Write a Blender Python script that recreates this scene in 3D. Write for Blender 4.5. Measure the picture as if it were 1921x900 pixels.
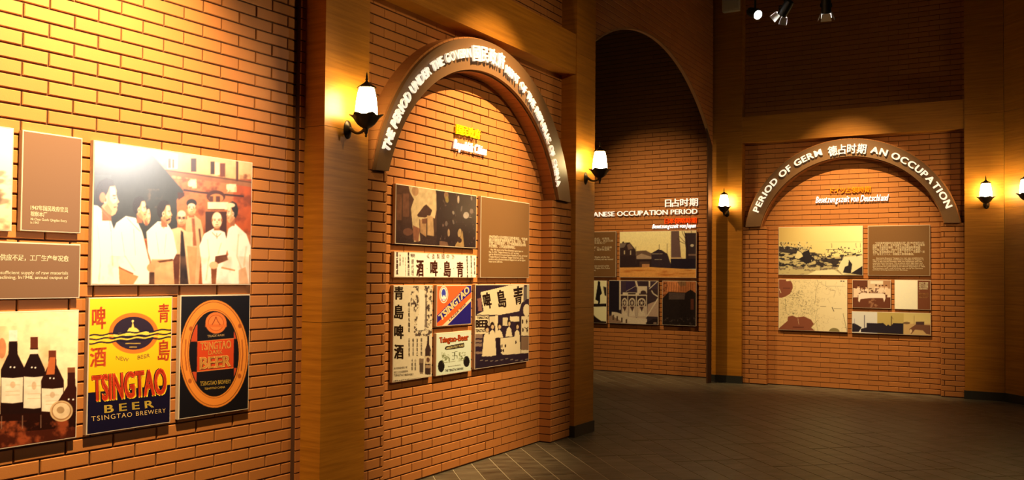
import bpy, math, random
import numpy as np
from mathutils import Matrix, Vector
random.seed(7); rng = np.random.default_rng(7)
SC = bpy.context.scene; COL = SC.collection
for o in list(bpy.data.objects): bpy.data.objects.remove(o)

# ------------------------------------------------------------------ camera
FPX, W0 = 1700.0, 1921.0
EYE = Vector((0, 0, 1.49))
pitch, roll = math.atan(43 / FPX), math.atan(.0093)
Fv = Vector((0, math.cos(pitch), math.sin(pitch)))
R0 = Vector((1, 0, 0)); U0 = R0.cross(Fv)
Rv = R0 * math.cos(roll) + U0 * math.sin(roll); Uv = Rv.cross(Fv)
cd = bpy.data.cameras.new('camera'); cam = bpy.data.objects.new('camera', cd); COL.objects.link(cam)
cd.sensor_width = 36; cd.lens = 36 * FPX / W0; cd.shift_y = 25.5 / W0; cd.clip_start = .05
M = Matrix.Identity(4)
for i in range(3):
    M[i][0], M[i][1], M[i][2], M[i][3] = Rv[i], Uv[i], -Fv[i], EYE[i]
cam.matrix_world = M; SC.camera = cam

# ------------------------------------------------------------------ light
SC.view_settings.view_transform = 'Standard'; SC.view_settings.look = 'None'
SC.view_settings.gamma = 1; SC.view_settings.use_curve_mapping = False
SC.view_settings.exposure = 0.0
wd = bpy.data.worlds.new('world'); SC.world = wd; wd.use_nodes = True
wd.node_tree.nodes['Background'].inputs[0].default_value = (1.0, .62, .32, 1)
wd.node_tree.nodes['Background'].inputs[1].default_value = .004
WARM = (1.0, .67, .26)
def spot(loc, aim, watts, deg, blend=.6, rad=.03, col=WARM):
    l = bpy.data.lights.new('spot_light', 'SPOT'); l.energy = watts; l.color = col
    l.spot_size = math.radians(deg); l.spot_blend = blend; l.shadow_soft_size = rad
    o = bpy.data.objects.new('spot_light', l); COL.objects.link(o); o.location = loc
    o.rotation_euler = (Vector(aim) - Vector(loc)).to_track_quat('-Z', 'Y').to_euler(); return o
spot((-1.00, 3.62, 3.75), (-2.22, 4.22, 2.10), 1300, 90, 1.0)         # on the left wall's panels
spot((1.61, 6.38, 5.00), (-.34, 7.20, 1.85), 2700, 43, 1.0)          # into the near arch
spot((3.45, 10.46, 5.15), (4.60, 12.34, 1.75), 1650, 45, 1.0)         # into the far arch
spot((.30, 12.0, 5.30), (2.35, 13.95, 1.30), 820, 56, 1.0)           # on the back wall's panels
spot((10.2, 4.9, 3.80), (-2.0, 4.6, 2.0), 1500, 14, .9, .08, (1, .93, .84))  # far spot, seen as the sheen on the large print
spot((4.7, 5.2, 4.6), (4.2, 12.5, 1.45), 380, 42, .9, .10)           # general light on the far pillars
spot((3.9, 4.3, 4.6), (-.25, 7.0, 2.4), 330, 64, .9, .10)             # general light on the near pillars

# ------------------------------------------------------------------ materials
def srgb(c):
    return tuple(((v / 255) / 12.92 if v / 255 <= .04045 else ((v / 255 + .055) / 1.055) ** 2.4) for v in c)
def newmat(name, base=(.5, .5, .5), rough=.6, metal=0, emit=None, es=0):
    m = bpy.data.materials.new(name); m.use_nodes = True; b = m.node_tree.nodes['Principled BSDF']
    b.inputs['Base Color'].default_value = (*base, 1); b.inputs['Roughness'].default_value = rough
    b.inputs['Metallic'].default_value = metal
    if emit: b.inputs['Emission Color'].default_value = (*emit, 1); b.inputs['Emission Strength'].default_value = es
    return m
class N:
    def __init__(s, m): s.t = m.node_tree; s.b = s.t.nodes['Principled BSDF']
    def n(s, typ, **k):
        x = s.t.nodes.new(typ)
        for a, v in k.items(): setattr(x, a, v)
        return x
    def l(s, a, b): s.t.links.new(a, b)
def noise(N_, vec, scale, detail=4, rough=.6):
    x = N_.n('ShaderNodeTexNoise'); x.inputs['Scale'].default_value = scale
    x.inputs['Detail'].default_value = detail; x.inputs['Roughness'].default_value = rough
    if vec is not None: N_.l(vec, x.inputs['Vector'])
    return x.outputs['Fac']
def ramp(N_, fac, stops):
    x = N_.n('ShaderNodeValToRGB'); e = x.color_ramp.elements
    while len(e) < len(stops): e.new(.5)
    for q, (p, c) in zip(e, stops): q.position = p; q.color = (*c, 1)
    N_.l(fac, x.inputs['Fac']); return x.outputs['Color']
def mix(N_, fac, a, b, mode='MIX'):
    x = N_.n('ShaderNodeMix', data_type='RGBA', blend_type=mode)
    for i, v in ((0, fac), (6, a), (7, b)):
        if hasattr(v, 'links') or hasattr(v, 'is_linked'): N_.l(v, x.inputs[i])
        else: x.inputs[i].default_value = v if i == 0 else (*v, 1)
    return x.outputs[2]
def mth(N_, op, a, b=None):
    x = N_.n('ShaderNodeMath', operation=op)
    for i, v in enumerate((a, b)):
        if v is None: continue
        if hasattr(v, 'is_linked'): N_.l(v, x.inputs[i])
        else: x.inputs[i].default_value = v
    return x.outputs[0]
def bump(N_, h, strength, dist=.002):
    x = N_.n('ShaderNodeBump'); x.inputs['Strength'].default_value = strength; x.inputs['Distance'].default_value = dist
    N_.l(h, x.inputs['Height']); N_.l(x.outputs['Normal'], N_.b.inputs['Normal'])
def rnd(N_):
    return mth(N_, 'FRACT', mth(N_, 'ADD', N_.n('ShaderNodeObjectInfo').outputs['Random'],
               N_.n('ShaderNodeNewGeometry').outputs['Random Per Island']))
def brick_mat(name, a, b, c):
    m = newmat(name, rough=.72); k = N(m); pos = k.n('ShaderNodeNewGeometry').outputs['Position']
    base = ramp(k, rnd(k), [(0, a), (.5, b), (.85, c), (1, a)])
    f = noise(k, pos, 9, 5, .7)
    base = mix(k, mth(k, 'MULTIPLY', f, .30), base, tuple(v * .6 for v in a))
    # chalky lime bloom in a few spots
    g = ramp(k, noise(k, pos, 23, 6, .75), [(.66, (0, 0, 0)), (.78, (1, 1, 1))])
    base = mix(k, mth(k, 'MULTIPLY', g, .16), base, (.75, .62, .50))
    k.l(base, k.b.inputs['Base Color']); bump(k, noise(k, pos, 160, 3), .25, .002)
    return m
BRICK = brick_mat('brick_clay', (.42, .152, .040), (.455, .168, .044), (.40, .143, .038))
MORTAR = newmat('mortar_dark', (.075, .026, .010), .9)
def wood_mat(name, dark, light, sx=1.2, sz=26, seed=0.0):
    m = newmat(name, rough=.42); k = N(m)
    tc = k.n('ShaderNodeTexCoord').outputs['Object']; mp = k.n('ShaderNodeMapping')
    mp.inputs['Scale'].default_value = (sx, sx, sz); k.l(tc, mp.inputs['Vector'])
    oi = k.n('ShaderNodeObjectInfo').outputs['Random']; cx = k.n('ShaderNodeCombineXYZ')
    for i in range(3): k.l(mth(k, 'MULTIPLY', oi, 37.0 + 11 * i), cx.inputs[i])
    k.l(cx.outputs[0], mp.inputs['Location'])
    f = noise(k, mp.outputs[0], 1.6, 6, .62); g = noise(k, mp.outputs[0], 7.0, 3, .6)
    h = mth(k, 'ADD', mth(k, 'MULTIPLY', f, .8), mth(k, 'MULTIPLY', g, .2))
    k.l(ramp(k, h, [(.36, dark), (.5, tuple((a + b) / 2 for a, b in zip(dark, light))), (.64, light)]), k.b.inputs['Base Color'])
    bump(k, g, .06, .001); return m
WOOD = wood_mat('oak_veneer', (.34, .125, .010), (.51, .205, .020))
PLINTH = newmat('black_plinth', (.022, .022, .024), .45)
GROUT = newmat('floor_grout', (.34, .30, .25), .85)
TILE = newmat('slate_tile', rough=.42); k = N(TILE)
tc = k.n('ShaderNodeTexCoord').outputs['Object']; mp = k.n('ShaderNodeMapping'); mp.inputs['Scale'].default_value = (4.5, 1.6, 1)
pos = k.n('ShaderNodeNewGeometry').outputs['Position']; rt = k.n('ShaderNodeVectorRotate'); rt.inputs['Angle'].default_value = math.radians(-12.5)
rt.rotation_type = 'Z_AXIS'; k.l(pos, rt.inputs['Vector']); mp.inputs['Scale'].default_value = (1.6, 5.5, 1); k.l(rt.outputs[0], mp.inputs['Vector'])
f = noise(k, mp.outputs[0], 2.2, 6, .65)
base = ramp(k, rnd(k), [(0, (.036, .031, .026)), (.35, (.058, .050, .042)), (.7, (.088, .077, .064)), (1, (.044, .037, .031))])
base = mix(k, mth(k, 'MULTIPLY', ramp(k, f, [(.38, (0, 0, 0)), (.68, (1, 1, 1))]), .55), base, (.20, .178, .145))
k.l(base, k.b.inputs['Base Color']); bump(k, f, .22, .003)
IRON = newmat('bronze_iron', (.045, .032, .020), .42, .7)
SHADE = newmat('lit_opal_glass', (.9, .85, .7), .4, emit=(1, .74, .30), es=66)
BLACK = newmat('black_metal', (.012, .012, .012), .5, .2)
FLAP = newmat('flap_metal', (.8, .8, .8), .4, .1)
LAMPDISC = newmat('lit_lens', (.9, .9, .85), .4, emit=(1, .93, .8), es=220)
EDGE = newmat('board_edge', (.60, .50, .46), .5)
WHITE = newmat('white_lettering', (.93, .92, .90), .5)
WHITEG = newmat('white_glowing_lettering', (.92, .90, .88), .5, emit=(1, .95, .9), es=.55)
WHITEC = newmat('white_backlit_capitals', (.92, .90, .88), .5, emit=(1, .9, .72), es=.30)
YELG = newmat('yellow_glowing_lettering', (.85, .62, .01), .5, emit=(1, .72, .0), es=.45)
ORAG = newmat('orange_glowing_lettering', (.85, .34, .01), .5, emit=(1, .36, .0), es=.30)
REDG = newmat('orange_red_lettering', (.85, .12, .01), .5, emit=(1, .13, .0), es=.28)
FASCIA = newmat('arch_fascia_brown', (.165, .080, .036), .5)
GREYBOX = newmat('pale_plastic', (.62, .58, .52), .5)
CEIL = newmat('dark_ceiling', (.03, .022, .016), .9)
PRINT = newmat('photographic_print', rough=.21); k = N(PRINT)
k.l(k.n('ShaderNodeVertexColor', layer_name='Col').outputs[0], k.b.inputs['Base Color'])
k.b.inputs['Specular IOR Level'].default_value = .55
_ink = {}
def ink(c, rough=.4):
    if c not in _ink: _ink[c] = newmat('ink_%02x%02x%02x' % c, srgb(c), rough)
    return _ink[c]

# ------------------------------------------------------------------ frames and mesh helpers
class Frame:                     # x along the wall, y INTO the wall, z up
    def __init__(s, o, ang):
        s.o = Vector((o[0], o[1], 0)); s.a = math.radians(ang); c, q = math.cos(s.a), math.sin(s.a)
        s.m = Matrix(((c, -q, 0, o[0]), (q, c, 0, o[1]), (0, 0, 1, 0), (0, 0, 0, 1)))
    def at(s, x, y, z): return s.m @ Vector((x, y, z))
FA = Frame((-1.315, 5.625), 57.65)       # left wall
FB = Frame((-.580, 6.80), 59.6)          # wall with the near arch, and on to the far corner
FD = Frame((4.636, 12.321), -29.9)       # wall with the far arch
FC = Frame((1.333, 14.616), -32.0)       # back wall
FE = Frame(FD.at(1.815, -.168, 0), -76.1)   # wood wall at the right edge
def px(p):
    d = p - EYE; z = d.dot(Fv)
    if z < .1: return None
    return (960.5 + FPX * d.dot(Rv) / z, 475.5 - FPX * d.dot(Uv) / z, z)

class MB:
    def __init__(s): s.v = []; s.f = []; s.mi = []
    def add(s, vs, fs, mi=0):
        b = len(s.v); s.v += [tuple(v) for v in vs]; s.f += [tuple(b + i for i in f) for f in fs]; s.mi += [mi] * len(fs)
    def box(s, x0, x1, y0, y1, z0, z1, mi=0):
        s.add([(x0, y0, z0), (x1, y0, z0), (x1, y1, z0), (x0, y1, z0), (x0, y0, z1), (x1, y0, z1), (x1, y1, z1), (x0, y1, z1)],
              [(0, 3, 2, 1), (4, 5, 6, 7), (0, 1, 5, 4), (1, 2, 6, 5), (2, 3, 7, 6), (3, 0, 4, 7)], mi)
    def prism(s, pts, y0, y1, mi=0, ch=0):     # convex polygon in (x,z), CCW seen from the front (-y); front at y0
        n = len(pts)
        if ch:
            cx = sum(p[0] for p in pts) / n; cz = sum(p[1] for p in pts) / n
            ins = [(p[0] - math.copysign(min(ch, abs(p[0] - cx)), p[0] - cx), p[1] - math.copysign(min(ch, abs(p[1] - cz)), p[1] - cz)) for p in pts]
            vs = [(x, y0, z) for x, z in ins] + [(x, y0 + ch, z) for x, z in pts] + [(x, y1, z) for x, z in pts]
            fs = [tuple(range(n))]
            for L in (0, 1):
                for i in range(n): j = (i + 1) % n; fs.append((L * n + j, L * n + i, (L + 1) * n + i, (L + 1) * n + j))
        else:
            vs = [(x, y0, z) for x, z in pts] + [(x, y1, z) for x, z in pts]
            fs = [tuple(range(n))]
            for i in range(n): j = (i + 1) % n; fs.append((j, i, n + i, n + j))
        s.add(vs, fs, mi)
    def lathe(s, prof, seg=16, mi=0, c=(0, 0, 0), caps=True):      # prof: (r,z)
        vs = [(c[0] + r * math.cos(2 * math.pi * i / seg), c[1] + r * math.sin(2 * math.pi * i / seg), c[2] + z) for r, z in prof for i in range(seg)]
        fs = [(k * seg + i, k * seg + (i + 1) % seg, (k + 1) * seg + (i + 1) % seg, (k + 1) * seg + i) for k in range(len(prof) - 1) for i in range(seg)]
        if caps: fs += [tuple(range(seg))[::-1], tuple((len(prof) - 1) * seg + i for i in range(seg))]
        s.add(vs, fs, mi)
    def tube(s, pts, rad, seg=8, mi=0):
        pts = [Vector(p) for p in pts]; rads = rad if isinstance(rad, (list, tuple)) else [rad] * len(pts); vs = []
        for i, p in enumerate(pts):
            t = (pts[min(i + 1, len(pts) - 1)] - pts[max(i - 1, 0)]).normalized()
            a = t.orthogonal().normalized() if i == 0 else (a - t * a.dot(t)).normalized(); b = t.cross(a)
            vs += [p + rads[i] * (a * math.cos(2 * math.pi * q / seg) + b * math.sin(2 * math.pi * q / seg)) for q in range(seg)]
        fs = [(k * seg + i, k * seg + (i + 1) % seg, (k + 1) * seg + (i + 1) % seg, (k + 1) * seg + i) for k in range(len(pts) - 1) for i in range(seg)]
        fs += [tuple(range(seg))[::-1], tuple((len(pts) - 1) * seg + i for i in range(seg))]
        s.add(vs, fs, mi)
    def mesh(s, name, mats, smooth=False):
        me = bpy.data.meshes.new(name); me.from_pydata(s.v, [], s.f)
        for m in (mats if isinstance(mats, (list, tuple)) else [mats]): me.materials.append(m)
        if len(set(s.mi)) > 1: me.polygons.foreach_set('material_index', s.mi)
        if smooth: me.polygons.foreach_set('use_smooth', [True] * len(s.f))
        me.update(); return me
def link(name, me, parent=None, loc=(0, 0, 0), rz=0):
    o = bpy.data.objects.new(name, me); COL.objects.link(o); o.location = loc; o.rotation_euler = (0, 0, rz)
    if parent is not None: o.parent = parent
    return o
def build(mb, name, mats, parent=None, loc=(0, 0, 0), rz=0, smooth=False): return link(name, mb.mesh(name, mats, smooth), parent, loc, rz)
def tag(o, label=None, cat=None, group=None, kind=None):
    if label: o['label'] = label
    if cat: o['category'] = cat
    if group: o['group'] = group
    if kind: o['kind'] = kind
    return o
def onframe(name, fr, me=None, x=0, y=0, z=0): return link(name, me, None, fr.at(x, y, z), fr.a)
def shade_auto(o):
    o.data.polygons.foreach_set('use_smooth', [True] * len(o.data.polygons))
    try: o.data.set_sharp_from_angle(angle=math.radians(35))
    except Exception: pass

# ------------------------------------------------------------------ bricks
BL, BH, J = .242, .060, .008          # brick length, height, joint
PL, PH = BL + J, BH + J
_bm = {}
def brick_mesh(l, h, dep, key):
    k = (round(l, 4), round(h, 4), round(dep, 4), key)
    if k not in _bm:
        m = MB(); m.prism([(0, 0), (l, 0), (l, h), (0, h)], -dep, .002, ch=.0035); _bm[k] = m.mesh('brick', BRICK)
    return _bm[k]
def clip_out(pts, c, r):               # the part of a convex polygon outside a circle (tangent plane at its nearest side)
    cx = sum(p[0] for p in pts) / len(pts) - c[0]; cz = sum(p[1] for p in pts) / len(pts) - c[1]; q = math.hypot(cx, cz) or 1
    nx, nz = cx / q, cz / q; f = lambda p: (p[0] - c[0]) * nx + (p[1] - c[1]) * nz - r; out = []
    for i in range(len(pts)):
        a, b = pts[i], pts[(i + 1) % len(pts)]; fa, fb = f(a), f(b)
        if fa >= 0: out.append(a)
        if fa * fb < 0: t = fa / (fa - fb); out.append((a[0] + (b[0] - a[0]) * t, a[1] + (b[1] - a[1]) * t))
    return out
def courses(x0, x1, z0, z1, ph=0.0, hj=J):
    out = []; r = 0; z = z0
    while z < z1 - .01:
        x = x0 - PL + ph + (PL / 2 if r % 2 else 0)
        while x < x1:
            a, b = max(x, x0), min(x + PL - hj, x1)
            if b - a > .02: out.append((a, b, z, min(z + BH, z1)))
            x += PL
        z += PH; r += 1
    return out
def brickwork(root, fr, y, rects, hidden=(), arch=None, limit=300, dep=.009, extra=()):
    """bricks as children of root; the ones that show largest each get an object, the rest one mesh"""
    items = []
    for (a, b, z0, z1) in rects:
        poly = None
        if arch:
            c, r = arch; cc = [math.hypot(x - c[0], z - c[1]) for x in (a, b) for z in (z0, z1)]
            if max(cc) <= r: continue
            if min(cc) < r:
                poly = clip_out([(a, z0), (b, z0), (b, z1), (a, z1)], c, r)
                if len(poly) < 3: continue
        hid = any(h[0] < a and b < h[1] and h[2] < z0 and z1 < h[3] for h in hidden)
        p = px(fr.at((a + b) / 2, y, (z0 + z1) / 2)); s = 0
        if p and -25 < p[0] < 1946 and -12 < p[1] < 912 and not hid:
            q0 = px(fr.at(a, y, z0)); q1 = px(fr.at(b, y, z1)); s = abs(q1[0] - q0[0]) * (z1 - z0) / p[2]
        items.append((s, a, b, z0, z1, poly))
    items.sort(key=lambda t: -t[0]); rest = MB(); n = 0
    for (s, a, b, z0, z1, poly) in items:
        jit = dep + random.uniform(-.0012, .0012)
        if s > 0 and n < limit:
            n += 1
            if poly: m = MB(); m.prism([(x - a, z - z0) for x, z in poly], -jit, .002, ch=.003); me = m.mesh('brick', BRICK)
            else: me = brick_mesh(b - a, z1 - z0, dep, random.randint(0, 0))
            o = link('brick', me, root, (a, y, z0))
            if not poly: o.location.y += dep - jit
        else:
            rest.prism(poly or [(a, z0), (b, z0), (b, z1), (a, z1)], y - jit, y + .002)
    if rest.f:
        o = build(rest, 'brickwork', BRICK, root); o['kind'] = 'stuff'
    return n

# ------------------------------------------------------------------ shell: floor, ceiling, walls
fl = MB(); fl.box(-6, 12, -3, 19, -.12, -.0022); FLOOR = build(fl, 'floor', GROUT); tag(FLOOR, kind='structure')
ta = math.radians(-77.4); fc, fs_ = math.cos(ta), math.sin(ta)          # tile length runs along ta
TW, TLn, TJ = .1795, .96, .007
def tw(a, b): return Vector((a * fc - b * fs_, a * fs_ + b * fc, 0))        # a along, b across
tiles = []
for j in range(-40, 90):
    b0 = .026 + j * TW; off = ((j // 4) % 3) * TLn / 3 + .43
    for i in range(-22, 8):
        a0 = off + i * TLn; c = tw(a0 + TLn / 2, b0 + TW / 2)
        if not (-4 < c.x < 9 and .5 < c.y < 17): continue
        p = px(c); s = 0
        if p and -60 < p[0] < 1980 and p[1] < 960 and p[1] > 690:
            q = px(c + Vector((0, .5 * TLn, 0)))
            s = TW * TLn / p[2] ** 3
            # behind the walls: not in view
            if (FB.m.inverted() @ c).y > .05 or (FD.m.inverted() @ c).y > .05 and c.x > 2.9: s = 0
        tiles.append((s, a0, b0))
tiles.sort(key=lambda t: -t[0])
tm = MB(); h = .004
def tile_geo(m, a0, b0, z=0):
    p = [tw(a0 + x, b0 + y) for x, y in ((TJ / 2, TJ / 2), (TLn - TJ / 2, TJ / 2), (TLn - TJ / 2, TW - TJ / 2), (TJ / 2, TW - TJ / 2))]
    q = [tw(a0 + x, b0 + y) for x, y in ((TJ, TJ), (TLn - TJ, TJ), (TLn - TJ, TW - TJ), (TJ, TW - TJ))]
    m.add([(v.x, v.y, -.006) for v in p] + [(v.x, v.y, z - .0012) for v in p] + [(v.x, v.y, z) for v in q],
          [(8, 9, 10, 11)] + [(4 + i, 4 + (i + 1) % 4, 8 + (i + 1) % 4, 8 + i) for i in range(4)] + [(i, (i + 1) % 4, 4 + (i + 1) % 4, 4 + i) for i in range(4)])
m0 = MB(); tile_geo(m0, 0, 0); TILE_ME = m0.mesh('tile', TILE); rest = MB()
for n, (s, a0, b0) in enumerate(tiles):
    if s > 0 and n < 300:
        v = tw(a0, b0); link('tile', TILE_ME, FLOOR, (v.x, v.y, random.uniform(-.0006, .0004)))
    else: tile_geo(rest, a0, b0, random.uniform(-.0006, .0004))
build(rest, 'tiling', TILE, FLOOR)['kind'] = 'stuff'
cl = MB(); cl.box(-6, 12, -3, 19, 6.2, 6.3); tag(build(cl, 'ceiling', CEIL), kind='structure')

def wallback(name, fr, x0, x1, z1=6.2, th=.16, arch=None):
    m = MB()
    if not arch: m.box(x0, x1, 0, th, 0, z1)
    else:                                                     # backing with a round-headed opening
        (cx, cz), r = arch; n = 48
        a0 = math.asin(max(-1, min(1, -cz / r)))
        pts = [(cx + r * math.cos(t), cz + r * math.sin(t)) for t in np.linspace(math.pi - a0, a0, n)]
        pts = [(max(x0 + .001, min(x1 - .17, x)), max(0, z)) for x, z in pts]
        for (xa, za), (xb, zb) in zip(pts, pts[1:]):
            if xb - xa < 1e-4: continue
            m.add([(xa, 0, za), (xb, 0, zb), (xb, 0, z1), (xa, 0, z1), (xa, th, za), (xb, th, zb), (xb, th, z1), (xa, th, z1)],
                  [(0, 1, 2, 3), (5, 4, 7, 6), (1, 0, 4, 5), (3, 2, 6, 7)])
        xl, xr = pts[0][0], pts[-1][0]
        if xl - x0 > .002: m.box(x0, xl, 0, th, 0, z1)
        if x1 - xr > .002: m.box(xr, x1, 0, th, 0, z1)
    o = build(m, name, MORTAR, None, fr.at(0, 0, 0), fr.a); return tag(o, kind='structure')

# panel layouts: (key, x0, x1, z0, z1) in each wall's own coordinates
PA = dict(a0=(-2.35, -1.811, 1.672, 2.138), a1=(-1.772, -1.480, 1.677, 2.137), a2=(-2.35, -1.478, 1.367, 1.625), a3=(-1.422, -.424, 1.427, 2.137),
          a4=(-2.10, -1.479, .700, 1.311), a5=(-1.430, -.953, .704, 1.368), a6=(-.904, -.425, .712, 1.373))
PB = dict(b1=(-.532, .516, 1.711, 2.133), b2=(.582, 1.380, 1.478, 2.136), b3=(-.540, .523, 1.476, 1.657), b4=(-.542, -.072, .745, 1.421),
          b5=(-.021, .455, 1.111, 1.420), b6=(-.021, .460, .742, 1.061), b7=(.512, 1.390, .748, 1.423))
PC = dict(c1=(-.55, .406, 1.496, 2.221), c2=(.467, 1.738, 1.492, 2.213), c3=(-.30, .248, .757, 1.440), c4=(.286, 1.128, .765, 1.445), c5=(1.192, 1.741, .769, 1.447))
PD = dict(d1=(-.989, .135, 1.549, 2.220), d2=(.197, .962, 1.548, 2.215), d3=(-.988, -.065, .775, 1.492), d4=(-.001, .486, 1.109, 1.490),
          d5=(.529, .967, 1.105, 1.495), d6=(-.008, .969, .770, 1.064))
WA = wallback('wall_left', FA, -3.2, .03)
brickwork(WA, FA, 0, courses(-3.2, .03, .012, 3.9, .065), hidden=list(PA.values()))
WB = wallback('wall_centre', FB, -1.45, 2.45)
brickwork(WB, FB, 0, courses(-1.45, 2.45, .012, 6.1, .06, .005), hidden=list(PB.values()) + [(-1.5, -.74, -1, 2.2), (1.65, 2.5, -1, 2.2), (-1.5, -1.0, 0, 9)])
WD = wallback('wall_right', FD, -1.95, 1.85)
brickwork(WD, FD, 0, courses(-1.95, 1.85, .012, 6.1, .03, .0035), hidden=list(PD.values()) + [(-2, -1.14, -1, 2.2), (1.1, 2, -1, 2.2)])
WC = wallback('wall_back', FC, -1.6, 2.05)
brickwork(WC, FC, 0, courses(-1.6, 2.05, .012, 6.1, .10, .0035), hidden=list(PC.values()) + [(-2, -.05, -1, 9)])
FAR = ((4.77, 1.20), 3.24)
FF = Frame(FB.at(0, .18, 0)[:2], 59.6)
WF = wallback('wall_passage', FF, 2.455, 7.14, th=.02, arch=(FAR[0], FAR[1] + .02))
brickwork(WF, FF, 0, courses(2.455, 7.14, .012, 6.1, .10, .0035), arch=FAR)
mf = MB()                                                    # plastered lining of the tall passage arch
(cx, cz), r = FAR
ts = np.linspace(math.radians(135), math.radians(47), 60)
for t0, t1 in zip(ts, ts[1:]):
    P = [(cx + q * math.cos(t), cz + q * math.sin(t)) for t in (t0, t1) for q in (r - .006, r + .012)]
    mf.add([(P[0][0], -.014, P[0][1]), (P[2][0], -.014, P[2][1]), (P[3][0], -.014, P[3][1]), (P[1][0], -.014, P[1][1]),
            (P[0][0], .03, P[0][1]), (P[2][0], .03, P[2][1])], [(0, 1, 2, 3), (1, 0, 4, 5)])
TR = build(mf, 'trim_1', newmat('arch_lining', (.30, .14, .05), .7), None, FF.at(0, 0, 0), FF.a); tag(TR, kind='structure')

# ------------------------------------------------------------------ arches with their piers
def text_geo(body, extrude=.0, bold=.0, size=1.0, shear=0, spacing=1.0, line=1.0):
    if bold >= .010:                                            # heavier strokes: the glyph set twice, slightly apart
        V, F = text_geo(body, extrude, .002, size, shear, spacing, line); e = bold * .95; n = len(V)
        out = [V + [-e, -e * .35, 0], V + [e, -e * .35, 0], V + [-e, e * .35, 0], V + [e, e * .35, 0]]
        return np.concatenate(out), [tuple(i + n * q for i in f) for q in range(4) for f in F]
    c = bpy.data.curves.new('t', 'FONT'); c.body = body; c.size = size; c.extrude = extrude; c.offset = bold
    c.shear = shear; c.space_character = spacing; c.space_line = line; c.resolution_u = 3
    o = bpy.data.objects.new('t', c); COL.objects.link(o); bpy.context.view_layer.update()
    me = bpy.data.meshes.new_from_object(o.evaluated_get(bpy.context.evaluated_depsgraph_get()))
    V = np.empty(len(me.vertices) * 3); me.vertices.foreach_get('co', V); V = V.reshape(-1, 3)
    F = [tuple(p.vertices) for p in me.polygons]
    bpy.data.objects.remove(o); bpy.data.curves.remove(c); bpy.data.meshes.remove(me); return V, F
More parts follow.
